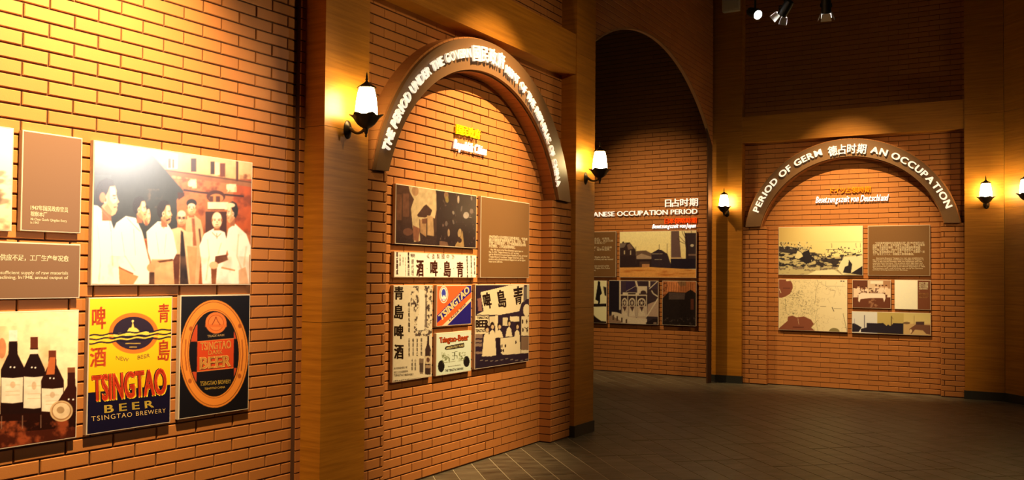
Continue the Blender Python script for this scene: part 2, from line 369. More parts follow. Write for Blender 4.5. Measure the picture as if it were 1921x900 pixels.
def make_arch(fr, xl, xr, ixl, ixr, zs, co, ro, ci, ri, y, label, text, ycap, mats, tr_r):
    """piers from the floor to zs, ring of bricks above them, brown fascia with letters.  y: front of the piers"""
    root = onframe('brick_arch', fr); tag(root, label, 'arch')
    for q0, q1 in ((xl, ixl), (ixr, xr)):
        body = MB(); body.box(q0, q1, y, 0, 0, zs); build(body, 'pier_core', MORTAR, root)
    rects = courses(xl, ixl, .012, zs, .10) + courses(ixr, xr, .012, zs, .04)
    for (a, b, z0, z1) in rects: link('brick', brick_mesh(b - a, z1 - z0, .009, 1), root, (a, y, z0))
    # jamb bricks facing into the recess
    jm = MB(); r = 0; z = .012
    while z < zs - .01:
        hh = min(BH, zs - z)
        for sx, xx in ((1, ixl), (-1, ixr)):
            m = MB(); x0, x1 = (xx - .002, xx + .008) if sx > 0 else (xx - .008, xx + .002)
            m.box(x0, x1, y - .006, -.001, z, z + hh)
            build(m, 'brick', BRICK, root)
        z += PH
    # ring: wedge bricks between the inner and the outer circle
    def ends(c, rr, x0, x1):
        a1 = math.asin((zs - c[1]) / rr) if abs(zs - c[1]) < rr else 0
        return math.pi - a1, a1
    oa, ob = ends(co, ro, 0, 0); ia, ib = ends(ci, ri, 0, 0); n = 56
    for i in range(n):
        g = .05
        qs = []
        for t in ((i + g / 2) / n, (i + 1 - g / 2) / n):
            to = oa + (ob - oa) * t; ti = ia + (ib - ia) * t
            qs.append(((ci[0] + ri * math.cos(ti), ci[1] + ri * math.sin(ti)), (co[0] + ro * math.cos(to), co[1] + ro * math.sin(to))))
        (i0, o0), (i1, o1) = qs
        m = MB(); m.prism([i0, i1, o1, o0], y - .012, -.001); build(m, 'brick', BRICK, root)
    core = MB()
    for i in range(n):
        qs = []
        for t in (i / n, (i + 1) / n):
            to = oa + (ob - oa) * t; ti = ia + (ib - ia) * t
            qs.append(((ci[0] + (ri + .008) * math.cos(ti), ci[1] + (ri + .008) * math.sin(ti)), (co[0] + (ro - .008) * math.cos(to), co[1] + (ro - .008) * math.sin(to))))
        (i0, o0), (i1, o1) = qs; core.prism([i0, i1, o1, o0], y, -.001)
    build(core, 'ring_core', MORTAR, root)
    # fascia
    fm = MB(); n = 72; yf = y - .045
    for i in range(n):
        qs = []
        for t in (i / n, (i + 1) / n):
            to = oa + (ob - oa) * t; ti = ia + (ib - ia) * t
            qs.append(((ci[0] + (ri + .012) * math.cos(ti), ci[1] + (ri + .012) * math.sin(ti)), (co[0] + (ro - .014) * math.cos(to), co[1] + (ro - .014) * math.sin(to))))
        (i0, o0), (i1, o1) = qs
        fm.add([(i0[0], yf, i0[1]), (i1[0], yf, i1[1]), (o1[0], yf, o1[1]), (o0[0], yf, o0[1]),
                (i0[0], y - .014, i0[1]), (i1[0], y - .014, i1[1]), (o1[0], y - .014, o1[1]), (o0[0], y - .014, o0[1])],
               [(0, 1, 2, 3), (1, 0, 4, 5), (3, 2, 6, 7)] + ([(0, 3, 7, 4)] if i == 0 else []) + ([(2, 1, 5, 6)] if i == n - 1 else []))
    fa = build(fm, 'fascia', FASCIA, root)
    # letters: (string, first angle, last angle, size, radius)
    cc = ((co[0] + ci[0]) / 2, (co[1] + ci[1]) / 2)
    for (s, d0, d1, size, rad, rad1, bold) in text:
        geos = []; adv = 0
        for ch in s:
            if ch == ' ': adv += .32 * size; continue
            V, F = text_geo(ch, .10, bold, 1.0); V = V * size; x0, x1 = V[:, 0].min(), V[:, 0].max()
            geos.append((adv, x1 - x0, V - [x0, 0, 0], F)); adv += (x1 - x0) + .10 * size
        tot = adv - .10 * size; kx = math.radians(d0 - d1) * (rad + size * .35) / tot
        for (a, w, V, F) in geos:
            t = math.radians(d0 + (d1 - d0) * ((a + w / 2) / tot)); ct, st = math.sin(t), -math.cos(t)
            # letter upright along the radius at angle t
            m = MB(); X = (V[:, 0] - w / 2) * kx; q = (a + w / 2) / tot; Z = V[:, 1] + rad * (1 - q) + rad1 * q
            vx = cc[0] + Z * math.cos(t) + X * math.sin(t); vz = cc[1] + Z * math.sin(t) - X * math.cos(t)
            vy = yf - .022 + (-(V[:, 2]) / (.10 * size)) * .009
            m.add(np.c_[vx, vy, vz].tolist(), F); build(m, 'letter', mats, fa)
    return root
make_arch(FB, -.994, 2.029, -.742, 1.655, 2.185, (.520, 1.895), 1.465, (.47, 1.80), 1.285, -.115,
          'tall round brick arch with brown fascia reading government of the republic of china', [
          ('THE PERIOD UNDER THE GOVERN', 160.5, 103.2, .095, 1.375, 1.345, .024), ('国民政府', 101.8, 82.2, .135, 1.325, 1.335, .016),
          ('MENT OF THE REPUBLIC OF CHINA', 81.0, 21.8, .095, 1.315, 1.215, .024)], 0, WHITEC, 0)
make_arch(FD, -1.474, 1.371, -1.141, 1.099, 2.228, (-.053, 1.997), 1.405, (-.038, 1.942), 1.200, -.115,
          'round brick arch on the far wall with brown fascia reading period of german occupation', [
          ('PERIOD OF GERM', 159.2, 104.6, .120, 1.275, 1.265, .032), ('德占时期', 101.0, 79.0, .142, 1.225, 1.235, .018),
          ('AN OCCUPATION', 76.4, 20.0, .120, 1.250, 1.285, .032)], 0, WHITEC, 0)

# ------------------------------------------------------------------ pillars, beams, wood wall
def pillar(fr, x0, x1, yf, yb, label, seams=(0, 1.2, 2.4, 3.6, 4.8, 6.0, 6.19), plo=.011, extra_y=0):
    root = onframe('pillar', fr, None, (x0 + x1) / 2, (yf + yb) / 2, 0); tag(root, label, 'pillar')
    hw, hd = (x1 - x0) / 2, (yb - yf) / 2
    c = MB(); c.box(-hw + .004, hw - .004, -hd + .004, hd, 0, 6.19); build(c, 'pillar_core', newmat('dark_gap', (.03, .015, .006), .9) if 'dark_gap' not in bpy.data.materials else bpy.data.materials['dark_gap'], root)
    for a, b in zip(seams, seams[1:]):
        m = MB(); m.box(-hw, hw, -hd, hd + .0, a + .0015, b - .0015); build(m, 'wood_panel', WOOD, root)
    p = MB(); p.box(-hw - plo, hw + plo, -hd - plo, hd, 0, .105); build(p, 'plinth', PLINTH, root)
    return root
pillar(FB, -1.411, -.995, -.168, -.001, 'nearest wooden pillar between the bottle prints and the tall arch')
pillar(FB, 2.030, 2.440, -.168, -.001, 'wooden pillar right of the tall republic arch with a lantern on it')
pillar(FD, -1.905, -1.475, -.168, -.001, 'narrow wooden pillar in the far corner between back wall and far arch')
pillar(FD, 1.372, 1.815, -.168, -.001, 'wooden pillar at the right end of the far arch')
def beam(fr, x0, x1, z0, z1, label):
    m = MB(); m.box(0, x1 - x0, 0, .158, 0, z1 - z0)
    tag(onframe('beam', fr, m.mesh('beam', WOOD), x0, -.160, z0), label, 'beam')
beam(FB, -.995, 2.030, 3.395, 3.770, 'horizontal oak beam over the tall near arch')
beam(FD, -1.475, 1.372, 3.430, 3.802, 'horizontal oak beam over the far arch')
m = MB(); m.box(0, 2.4, .012, .2, 0, 6.19); WE = build(m, 'wall_far_right', bpy.data.materials['dark_gap'], None, FE.at(0, 0, 0), FE.a); tag(WE, kind='structure')
for a, b in zip((0, 1.2, 2.4, 3.6, 4.8), (1.2, 2.4, 3.6, 4.8, 6.19)):
    for c0, c1 in ((.004, 1.2), (1.2, 2.4)):
        m = MB(); m.box(c0 + .0015, c1 - .0015, 0, .014, a + .0015, b - .0015); build(m, 'wood_panel', WOOD, WE)
m = MB(); m.box(-.004, 2.4, -.012, .01, 0, .105); build(m, 'plinth', PLINTH, WE)

# ------------------------------------------------------------------ wall lanterns
def lantern(fr, x, z, label, yw=-.168, watts=26):
    root = onframe('lantern', fr, None, x, yw, z); tag(root, label, 'lamp', 'matching wall lanterns on the pillars', 'thing')
    A = -.150
    m = MB(); pr = [(.060, 0), (.058, .006), (.045, .012), (.030, .020), (.016, .026)]
    seg = 20; vs = [(.62 * r * math.cos(2 * math.pi * i / seg), -d, 1.0 * r * math.sin(2 * math.pi * i / seg) - .002) for r, d in pr for i in range(seg)]
    m.add(vs, [(k_ * seg + (i + 1) % seg, k_ * seg + i, (k_ + 1) * seg + i, (k_ + 1) * seg + (i + 1) % seg) for k_ in range(4) for i in range(seg)] + [tuple(4 * seg + i for i in range(seg))[::-1]])
    shade_auto(build(m, 'backplate', IRON, root))
    m = MB(); pts = []
    for i in range(15):
        t = i / 14; pts.append((0, -.02 + (A + .02) * t, .004 - .030 * math.sin(math.pi * t) ** 1 - .006 * t))
    m.tube(pts, [.013 - .004 * math.sin(math.pi * i / 14) for i in range(15)], 8)
    m.lathe([(.004, -.060), (.009, -.052), (.005, -.044), (.011, -.034), (.014, -.018), (.018, -.004)], 12, c=(0, A, 0)); shade_auto(build(m, 'arm', IRON, root))
    m = MB()                                                     # petalled bowl with a flared, pointed rim
    seg = 36; prof = [(.018, -.004), (.034, .004), (.052, .020), (.066, .042), (.074, .060), (.088, .070), (.086, .074), (.070, .066)]
    vs = []
    for q, (r, zz) in enumerate(prof):
        for i in range(seg):
            a = 2 * math.pi * i / seg; f_ = abs(math.cos(3 * a)) ** 3; k_ = [0, .02, .05, .08, .12, .24, .24, .08][q]
            vs.append((r * (1 + k_ * f_) * math.cos(a), A + r * (1 + k_ * f_) * math.sin(a), zz + (.010 * f_ if q in (5, 6) else 0)))
    m.add(vs, [(a * seg + i, a * seg + (i + 1) % seg, (a + 1) * seg + (i + 1) % seg, (a + 1) * seg + i) for a in range(len(prof) - 1) for i in range(seg)] + [tuple(range(seg))[::-1], tuple((len(prof) - 1) * seg + i for i in range(seg))])
    shade_auto(build(m, 'bowl', IRON, root))
    m = MB(); m.lathe([(.071, .068), (.070, .110), (.064, .170), (.056, .215), (.048, .245)], 6, c=(0, A, 0)); build(m, 'glass_shade', SHADE, root)
    m = MB(); m.lathe([(.050, .242), (.062, .246), (.060, .252), (.036, .268), (.014, .282), (.006, .292), (.010, .300), (.006, .308), (.007, .318), (.002, .345)], 6, c=(0, A, 0)); build(m, 'cap', IRON, root)
    for i in range(6):
        a = 2 * math.pi * i / 6; P = [((r + .001) * math.cos(a), A + (r + .001) * math.sin(a), zz) for r, zz in ((.071, .068), (.070, .110), (.064, .170), (.056, .215), (.048, .245))]
        m = MB(); m.tube(P, .0022, 5); build(m, 'rib', IRON, root)
    return root
LZ = 2.405
lanterns = [lantern(FB, -1.200, LZ, 'large glowing wall lantern on the nearest wooden pillar'),
            lantern(FB, 2.235, LZ + .03, 'glowing wall lantern on the pillar right of the tall arch'),
            lantern(FD, -1.690, LZ + .03, 'glowing wall lantern on the narrow far corner pillar'),
            lantern(FD, 1.62, LZ + .05, 'glowing wall lantern on the pillar right of the far arch'),
            lantern(FE, .50, LZ + .05, 'glowing wall lantern on the turned wood wall, cut by the right picture edge', 0)]

# ------------------------------------------------------------------ ceiling spotlights in view
m = MB(); m.box(-1.6, 1.4, -.02, .02, 0, .03); RAIL = build(m, 'lighting_track', BLACK, None, (2.75, 9.02, 4.62), 0)
tag(RAIL, 'black ceiling lighting track above the far spotlights', 'track')
m = MB()
for x in (-1.3, 1.1): m.tube([(x, 0, .03), (x, 0, .78)], .008, 6)
build(m, 'hanger', BLACK, RAIL)
def spotlight(x, y, z, yaw, tilt, label, flaps=True):
    root = link('ceiling_spotlight', None, None, (x, y, z)); tag(root, label, 'spotlight', 'black spotlights on the ceiling track')
    m = MB(); m.tube([(0, 0, .03), (0, 0, 4.62 - z)], .011, 8); m.box(-.03, .03, -.018, .018, 4.575 - z, 4.62 - z); build(m, 'stem', BLACK, root)
    m = MB(); m.tube([(-.055, 0, 0), (-.055, 0, .035), (0, 0, .05), (.055, 0, .035), (.055, 0, 0)], .006, 6); build(m, 'yoke', BLACK, root)
    h_ = link('head', None, root); h_.rotation_euler = (math.radians(tilt), 0, math.radians(yaw))
    m = MB(); m.lathe([(.030, .105), (.040, .10), (.048, .06), (.048, -.050), (.050, -.055), (.044, -.055), (.040, -.030)], 20, caps=False)
    m.lathe([(.030, .105), (.001, .106)], 20, caps=False); b = link('head_shell', m.mesh('head', BLACK), h_); shade_auto(b)
    m = MB(); m.lathe([(.0405, -.034), (.001, -.0341)], 20, caps=False); link('lens', m.mesh('lens', LAMPDISC), h_)
    if flaps:
        for q in range(4):
            m = MB(); a = math.radians(24); w0, w1, L = .040, .052, .075
            c, s = math.cos(a), math.sin(a)
            V = [(-w0, .048, -.055), (w0, .048, -.055), (w1, .048 + L * s, -.055 - L * c), (-w1, .048 + L * s, -.055 - L * c)]
            V2 = [(v[0], v[1] + .002, v[2] + .001) for v in V]
            m.add(V + V2, [(0, 1, 2, 3), (7, 6, 5, 4), (0, 4, 5, 1), (1, 5, 6, 2), (2, 6, 7, 3), (3, 7, 4, 0)])
            f_ = link('flap', m.mesh('flap', FLAP), h_); f_.rotation_euler = (0, 0, math.pi / 2 * q + .0)
    return root
spotlight(2.69, 8.95, 4.165, 28, 46, 'black ceiling spotlight left of the rightmost one, its flaps lit, tilted down', True).name = 'ceiling_spotlight'
spotlight(3.12, 9.0, 4.21, -20, 28, 'black ceiling spotlight furthest from the corner pillar, its flaps lit', True)
sp = spotlight(2.41, 9.0, 4.14, -160, 62, 'black ceiling spotlight nearest the corner pillar, its lens shining at the viewer', False)
m = MB(); m.box(-.12, .12, -.09, 0, 0, .26); m.box(-.105, .105, -.096, -.09, .015, .245)
tag(onframe('emergency_light', FD, m.mesh('emergency_light', GREYBOX), -1.625, -.168, 5.33), 'small pale box high on the far corner pillar', 'box')

# ------------------------------------------------------------------ stand-off lettering on the walls
def sign(fr, body, xl, xr, zb, zt, mat, label, size_mode='box', bold=.012, y=-.030, shear=0, dep=.012, gap=.10, cat='lettering'):
    """letters in one line filling the box xl..xr, zb..zt (cap height)"""
    root = onframe('mounted_lettering', fr, None, xl, y, zb); tag(root, label, cat, None, 'thing')
    geos = []; adv = 0; cap = None
    for ch in body:
        if ch == ' ': adv += .30; continue
        V, F = text_geo(ch, .5, bold, 1.0, shear); x0, x1 = V[:, 0].min(), V[:, 0].max(); w = x1 - x0
        geos.append((adv, V - [x0, 0, 0], F)); adv += w + gap
    H_ = max(V[:, 1].max() for _, V, _ in geos); base = min(0, min(V[:, 1].min() for _, V, _ in geos)) if size_mode == 'full' else 0
    sx = (xr - xl) / (adv - gap); sz = (zt - zb) / (H_ - base)
    for a, V, F in geos:
        m = MB(); m.add(np.c_[(V[:, 0] + a) * sx, -V[:, 2] * dep, (V[:, 1] - base) * sz].tolist(), F); build(m, 'letter', mat, root)
    return root
sign(FB, '国民政府', .225, .568, 2.588, 2.668, YELG, 'yellow chinese characters inside the tall arch', 'full', .02, gap=.04)
sign(FB, 'Republik China', .19, .665, 2.450, 2.545, WHITEG, 'white script letters below yellow characters inside the tall arch', 'full', .03, shear=.35, gap=-.02)
sign(FD, 'ドイツ占領時期', -.29, .235, 2.668, 2.755, ORAG, 'orange japanese characters inside the far arch', 'full', .014, gap=.04)
sign(FD, 'Besetzungszeit von Deutschland', -.485, .460, 2.520, 2.635, WHITEG, 'white script letters below orange characters inside the far arch', 'full', .016, shear=.35, gap=-.01)
sign(FC, '日占时期', 1.220, 1.750, 2.580, 2.705, WHITEC, 'row of four big white characters, topmost on the back wall', 'full', .012, gap=.08)
sign(FC, 'JAPANESE OCCUPATION PERIOD', -.225, 1.745, 2.440, 2.540, WHITEC, 'long white capital letters across the back wall', 'full', .016, gap=.06)
sign(FC, '日本侵略時期', 1.215, 1.730, 2.320, 2.410, REDG, 'orange red characters under the white capitals on the back wall', 'full', .012, gap=.04)
sign(FC, 'Besetzungszeit vonJapan', 1.010, 1.720, 2.235, 2.320, WHITEG, 'white script letters just above the street photograph on the back wall', 'full', .016, shear=.35, gap=-.01)

# ------------------------------------------------------------------ painting the prints
class Cv:
    def __init__(s, w, h, c=(128, 128, 128)): s.w, s.h = w, h; s.a = np.empty((h, w, 3), np.float32); s.a[:] = c
    def grad(s, c0, c1, box=None, axis=0):
        x0, y0, x1, y1 = [int(v) for v in (box or (0, 0, s.w, s.h))]; n = (y1 - y0) if axis == 0 else (x1 - x0)
        t = np.linspace(0, 1, n)[:, None]; g = np.array(c0) * (1 - t) + np.array(c1) * t
        s.a[y0:y1, x0:x1] = g[:, None] if axis == 0 else g[None]
    def mask(s, pts):
        P = np.array(pts, float); x0, y0 = np.floor(P.min(0)).astype(int) - 1; x1, y1 = np.ceil(P.max(0)).astype(int) + 2
        x0, y0, x1, y1 = max(0, x0), max(0, y0), min(s.w, x1), min(s.h, y1)
        if x1 <= x0 or y1 <= y0: return None
        X, Y = np.meshgrid(np.arange(x0, x1) + .5, np.arange(y0, y1) + .5); ins = np.zeros(X.shape, bool)
        for i in range(len(P)):
            (xa, ya), (xb, yb) = P[i], P[(i + 1) % len(P)]
            if ya == yb: continue
            ins ^= ((ya > Y) != (yb > Y)) & (X < (xb - xa) * (Y - ya) / (yb - ya) + xa)
        return x0, y0, x1, y1, ins
    def poly(s, pts, c, al=1.0):
        r = s.mask(pts)
        if r: x0, y0, x1, y1, m = r; v = s.a[y0:y1, x0:x1]; v[m] = v[m] * (1 - al) + np.array(c) * al
    def ell(s, cx, cy, rx, ry, c, al=1.0, rot=0, a0=0, a1=360):
        t = np.radians(np.linspace(a0, a1, 48)); q = math.radians(rot)
        x, y = rx * np.cos(t), ry * np.sin(t); s.poly(np.c_[cx + x * math.cos(q) - y * math.sin(q), cy + x * math.sin(q) + y * math.cos(q)], c, al)
    def line(s, pts, w, c, al=1.0):
        for (xa, ya), (xb, yb) in zip(pts, pts[1:]):
            d = math.hypot(xb - xa, yb - ya) or 1; nx, ny = -(yb - ya) / d * w / 2, (xb - xa) / d * w / 2
            s.poly([(xa + nx, ya + ny), (xb + nx, yb + ny), (xb - nx, yb - ny), (xa - nx, ya - ny)], c, al)
    def rect(s, x0, y0, x1, y1, c, al=1.0): s.poly([(x0, y0), (x1, y0), (x1, y1), (x0, y1)], c, al)
    def nz(s, sx, sy, oct=4, seed=1):
        g = np.random.default_rng(seed); out = np.zeros((s.h, s.w), np.float32); amp = 1; tot = 0
        for _ in range(oct):
            gw, gh = int(s.w / sx) + 3, int(s.h / sy) + 3; G = g.random((gh, gw)); x = np.arange(s.w) / sx; y = np.arange(s.h) / sy
            xi, yi = x.astype(int), y.astype(int); fx, fy = x - xi, y - yi; fx = fx * fx * (3 - 2 * fx); fy = (fy * fy * (3 - 2 * fy))[:, None]
            a = G[yi][:, xi] * (1 - fx) + G[yi][:, xi + 1] * fx; b = G[yi + 1][:, xi] * (1 - fx) + G[yi + 1][:, xi + 1] * fx
            out += amp * (a * (1 - fy) + b * fy); tot += amp; amp *= .55; sx = max(1.5, sx / 2); sy = max(1.5, sy / 2)
        return out / tot
    def splat(s, n, lo, hi, c, box=None, al=1.0):       # colour where the noise exceeds a level
        x0, y0, x1, y1 = [int(v) for v in (box or (0, 0, s.w, s.h))]
        m = np.clip((n - lo) / (hi - lo), 0, 1)[..., None] * al; v = s.a[y0:y1, x0:x1]; m = m[y0:y1, x0:x1]
        s.a[y0:y1, x0:x1] = v * (1 - m) + np.array(c) * m
    def mottle(s, amp, sx=18, sy=18, seed=3): s.a *= (1 + amp * (s.nz(sx, sy, 4, seed) - .5))[..., None]
    def blur(s, r):
        for ax in (0, 1):
            k_ = 2 * r + 1; pad = [(0, 0)] * 3; pad[ax] = (r + 1, r); c = np.cumsum(np.pad(s.a, pad, mode='edge'), axis=ax, dtype=np.float64)
            s.a = ((c[k_:] - c[:-k_]) / k_ if ax == 0 else (c[:, k_:] - c[:, :-k_]) / k_).astype(np.float32)
def homog(q):                                             # unit square (u right, v down) -> quad TL TR BR BL
    A = []; b = []
    for (u, v), (x, y) in zip(((0, 0), (1, 0), (1, 1), (0, 1)), q):
        A += [[u, v, 1, 0, 0, 0, -u * x, -v * x], [0, 0, 0, u, v, 1, -u * y, -v * y]]; b += [x, y]
    return np.append(np.linalg.solve(np.array(A, float), np.array(b, float)), 1).reshape(3, 3)
TINT = np.array([.95, .84, .50])
def lin(a):
    a = np.clip(a / 255, 0, 1); return np.where(a <= .04045, a / 12.92, ((a + .055) / 1.055) ** 2.4)
TH = .027                                                  # board thickness
class Panel:
    def __init__(s, fr, box, label, cat='picture', group=None, quad=None, cv=None, res=1.0, gain=.9, gap=.0105):
        s.fr = fr; s.x0, s.x1, s.z0, s.z1 = box; s.w, s.h = s.x1 - s.x0, s.z1 - s.z0
        s.root = onframe('display_panel', fr, None, s.x0, -gap, s.z0); tag(s.root, label, cat, group, 'thing')
        m = MB(); m.prism([(0, 0), (s.w, 0), (s.w, s.h), (0, s.h)], -TH, 0, ch=.002); build(m, 'board', EDGE, s.root)
        s.quad = quad or [(0, 0), (1, 0), (1, 1), (0, 1)]; s.Hm = homog(s.quad); s.Hi = np.linalg.inv(s.Hm); s.b = .006
        if cv is not None: s.paint(cv, res, gain)
    def local(s, pts):                                     # quad coordinates -> panel metres
        P = np.c_[np.array(pts, float), np.ones(len(pts))] @ s.Hi.T; u, v = P[:, 0] / P[:, 2], P[:, 1] / P[:, 2]
        return u * s.w, s.h - v * s.h
    def paint(s, cv, res, gain):
        p0 = px(s.fr.at(max(s.x0, -2.0 if s.fr is FA else s.x0), -.04, s.z0)); p1 = px(s.fr.at(s.x1, -.04, s.z1))
        nx = int(max(20, (p1[0] - p0[0]) * res)); nz_ = int(max(16, abs(p0[1] - p1[1]) * res))
        b = s.b; X, Z = np.meshgrid(np.linspace(b, s.w - b, nx + 1), np.linspace(b, s.h - b, nz_ + 1))
        u, v = X.ravel() / s.w, 1 - Z.ravel() / s.h; Q = np.c_[u, v, np.ones(len(u))] @ s.Hm.T
        qx = np.clip(Q[:, 0] / Q[:, 2], 0, cv.w - 1.001); qy = np.clip(Q[:, 1] / Q[:, 2], 0, cv.h - 1.001)
        xi, yi = qx.astype(int), qy.astype(int); fx, fy = (qx - xi)[:, None], (qy - yi)[:, None]; a = cv.a
        c = (a[yi, xi] * (1 - fx) + a[yi, xi + 1] * fx) * (1 - fy) + (a[yi + 1, xi] * (1 - fx) + a[yi + 1, xi + 1] * fx) * fy
        c = np.clip(lin(c) / TINT * gain, 0, .93)
        me = bpy.data.meshes.new('print'); N1 = nx + 1; I = (np.arange(nz_)[:, None] * N1 + np.arange(nx)[None]).ravel()
        F = np.c_[I, I + 1, I + 1 + N1, I + N1]; V = np.c_[X.ravel(), np.full(X.size, -TH - .0006), Z.ravel()]
        me.vertices.add(len(V)); me.vertices.foreach_set('co', V.ravel()); me.loops.add(F.size); me.loops.foreach_set('vertex_index', F.ravel())
        me.polygons.add(len(F)); me.polygons.foreach_set('loop_start', np.arange(len(F)) * 4)
        at = me.color_attributes.new('Col', 'FLOAT_COLOR', 'POINT'); at.data.foreach_set('color', np.c_[c, np.ones(len(c))].astype(np.float32).ravel())
        me.materials.append(PRINT); me.update(calc_edges=True); link('print', me, s.root)
    def face(s, mat):
        m = MB(); b = s.b; m.prism([(b, b), (s.w - b, b), (s.w - b, s.h - b), (b, s.h - b)], -TH - .0008, -TH + .001); build(m, 'printed_face', mat, s.root)
    def text(s, body, q, mat, bold=.02, shear=0, name='printed_text', lift=.0016, gap=None, line=1.0, fit=True):
        """q: quad TL TR BR BL in the panel's own picture coordinates that the text fills"""
        V, F = text_geo(body, 0, bold, 1.0, shear, gap or 1.0, line); V = V[:, :2]; lo, hi = V.min(0), V.max(0)
        U = (V - lo) / (hi - lo); U[:, 1] = 1 - U[:, 1]; H = homog(q); P = np.c_[U, np.ones(len(U))] @ H.T
        x, z = s.local(np.c_[P[:, 0] / P[:, 2], P[:, 1] / P[:, 2]]); m = MB()
        m.add(np.c_[x, np.full(len(x), -TH - lift), z].tolist(), F); return build(m, name, mat, s.root)
def R(x0, y0, x1, y1): return [(x0, y0), (x1, y0), (x1, y1), (x0, y1)]
BROWNF = newmat('panel_brown', (.170, .084, .036), .42)
CREAM = newmat('printed_cream', (.90, .82, .72), .5)

# --- left wall
cv = Cv(200, 300); cv.grad((250, 236, 190), (225, 190, 130)); n = cv.nz(16, 16, 4, 5)
for i in range(22):
    a = random.uniform(-1.2, 1.4); cx, cy = 120 + random.uniform(-30, 60), 190 + random.uniform(-50, 70)
    cv.ell(cx, cy, 26, 9, (110, 80, 50), .6, math.degrees(a))
cv.splat(n, .55, .75, (120, 85, 50), (60, 120, 200, 300), .7); cv.blur(2)
Panel(FA, PA['a0'], 'pale sepia flower print cut by the left picture edge', quad=R(0, 0, 200, 300), cv=cv, res=.8)
p = Panel(FA, PA['a1'], 'small upright brown caption board dated 1947 beside the large group photograph', 'sign'); p.face(BROWNF)
p.text('1947年国民政府官员', R(.150, .735, .770, .790), CREAM, .025); p.text('视察本厂', R(.150, .800, .420, .850), CREAM, .025)
p.text('Mr.Chen Guofu Qingdao Every\nin 1947', R(.150, .865, .755, .925), CREAM, .02)
p = Panel(FA, PA['a2'], 'wide brown text board about raw material supply, left of the large group photograph', 'sign'); p.face(BROWNF)
p.text('供应不足，工厂生产每况愈', R(.560, .215, .930, .330), CREAM, .025)
p.text('insufficient supply of raw materials\ndeclining. In1948, annual output of', R(.545, .505, .930, .665), CREAM, .02)

cv = Cv(962, 900, (200, 120, 60)); SK = (214, 148, 92); WH = (253, 240, 216)      # large group photograph
cv.grad((236, 196, 140), (214, 160, 96), (300, 0, 962, 270)); cv.grad((190, 112, 60), (158, 76, 34), (300, 250, 962, 900))
cv.rect(830, 250, 962, 560, (176, 74, 24)); cv.splat(cv.nz(40, 40, 5, 11), .5, .72, (118, 50, 18), (300, 220, 962, 900), .75)
cv.poly([(430, 195), (962, 265), (962, 300), (430, 225)], (150, 90, 48)); cv.line([(430, 200), (962, 272)], 6, (90, 48, 22)); cv.rect(845, 140, 858, 262, (90, 40, 16))
for x0, y0, x1, y1, c in ((445, 108, 505, 192, (250, 226, 180)), (450, 132, 466, 188, (110, 70, 40)), (474, 136, 486, 188, (120, 80, 46)), (583, 130, 614, 208, (66, 36, 20)), (697, 148, 720, 222, (60, 34, 18)), (722, 152, 750, 226, (240, 200, 150)), (752, 158, 782, 236, (110, 52, 24))): cv.rect(x0, y0, x1, y1, c)
for x, y, w, h_ in ((566, 250, 52, 52), (785, 275, 64, 50)):
    for i in range(16): cv.rect(x + random.random() * w, y + random.random() * h_, x + random.random() * w, y + random.random() * h_ + 3, (246, 214, 160), .75)
cv.poly([(0, 0), (300, 60), (345, 95), (530, 310), (540, 325), (500, 372), (505, 560), (440, 600), (120, 600), (0, 470)], (52, 50, 42))
cv.grad((60, 60, 52), (40, 36, 30), (16, 230, 120, 420)); cv.splat(cv.nz(18, 26, 4, 4), .58, .8, (120, 90, 60), (330, 310, 420, 420), .6)
cv.line([(540, 315), (650, 330), (890, 350)], 10, (58, 26, 14)); cv.ell(728, 352, 54, 36, (80, 36, 18)); cv.ell(730, 362, 42, 26, (196, 120, 62)); cv.rect(680, 384, 800, 428, (244, 214, 166)); cv.rect(680, 425, 780, 432, (110, 60, 30)); cv.rect(690, 350, 712, 384, (90, 44, 24)); cv.rect(728, 350, 752, 384, (90, 44, 24))
cv.rect(668, 440, 790, 640, (70, 34, 18)); cv.poly([(505, 330), (545, 330), (545, 350), (510, 374)], (70, 34, 20))
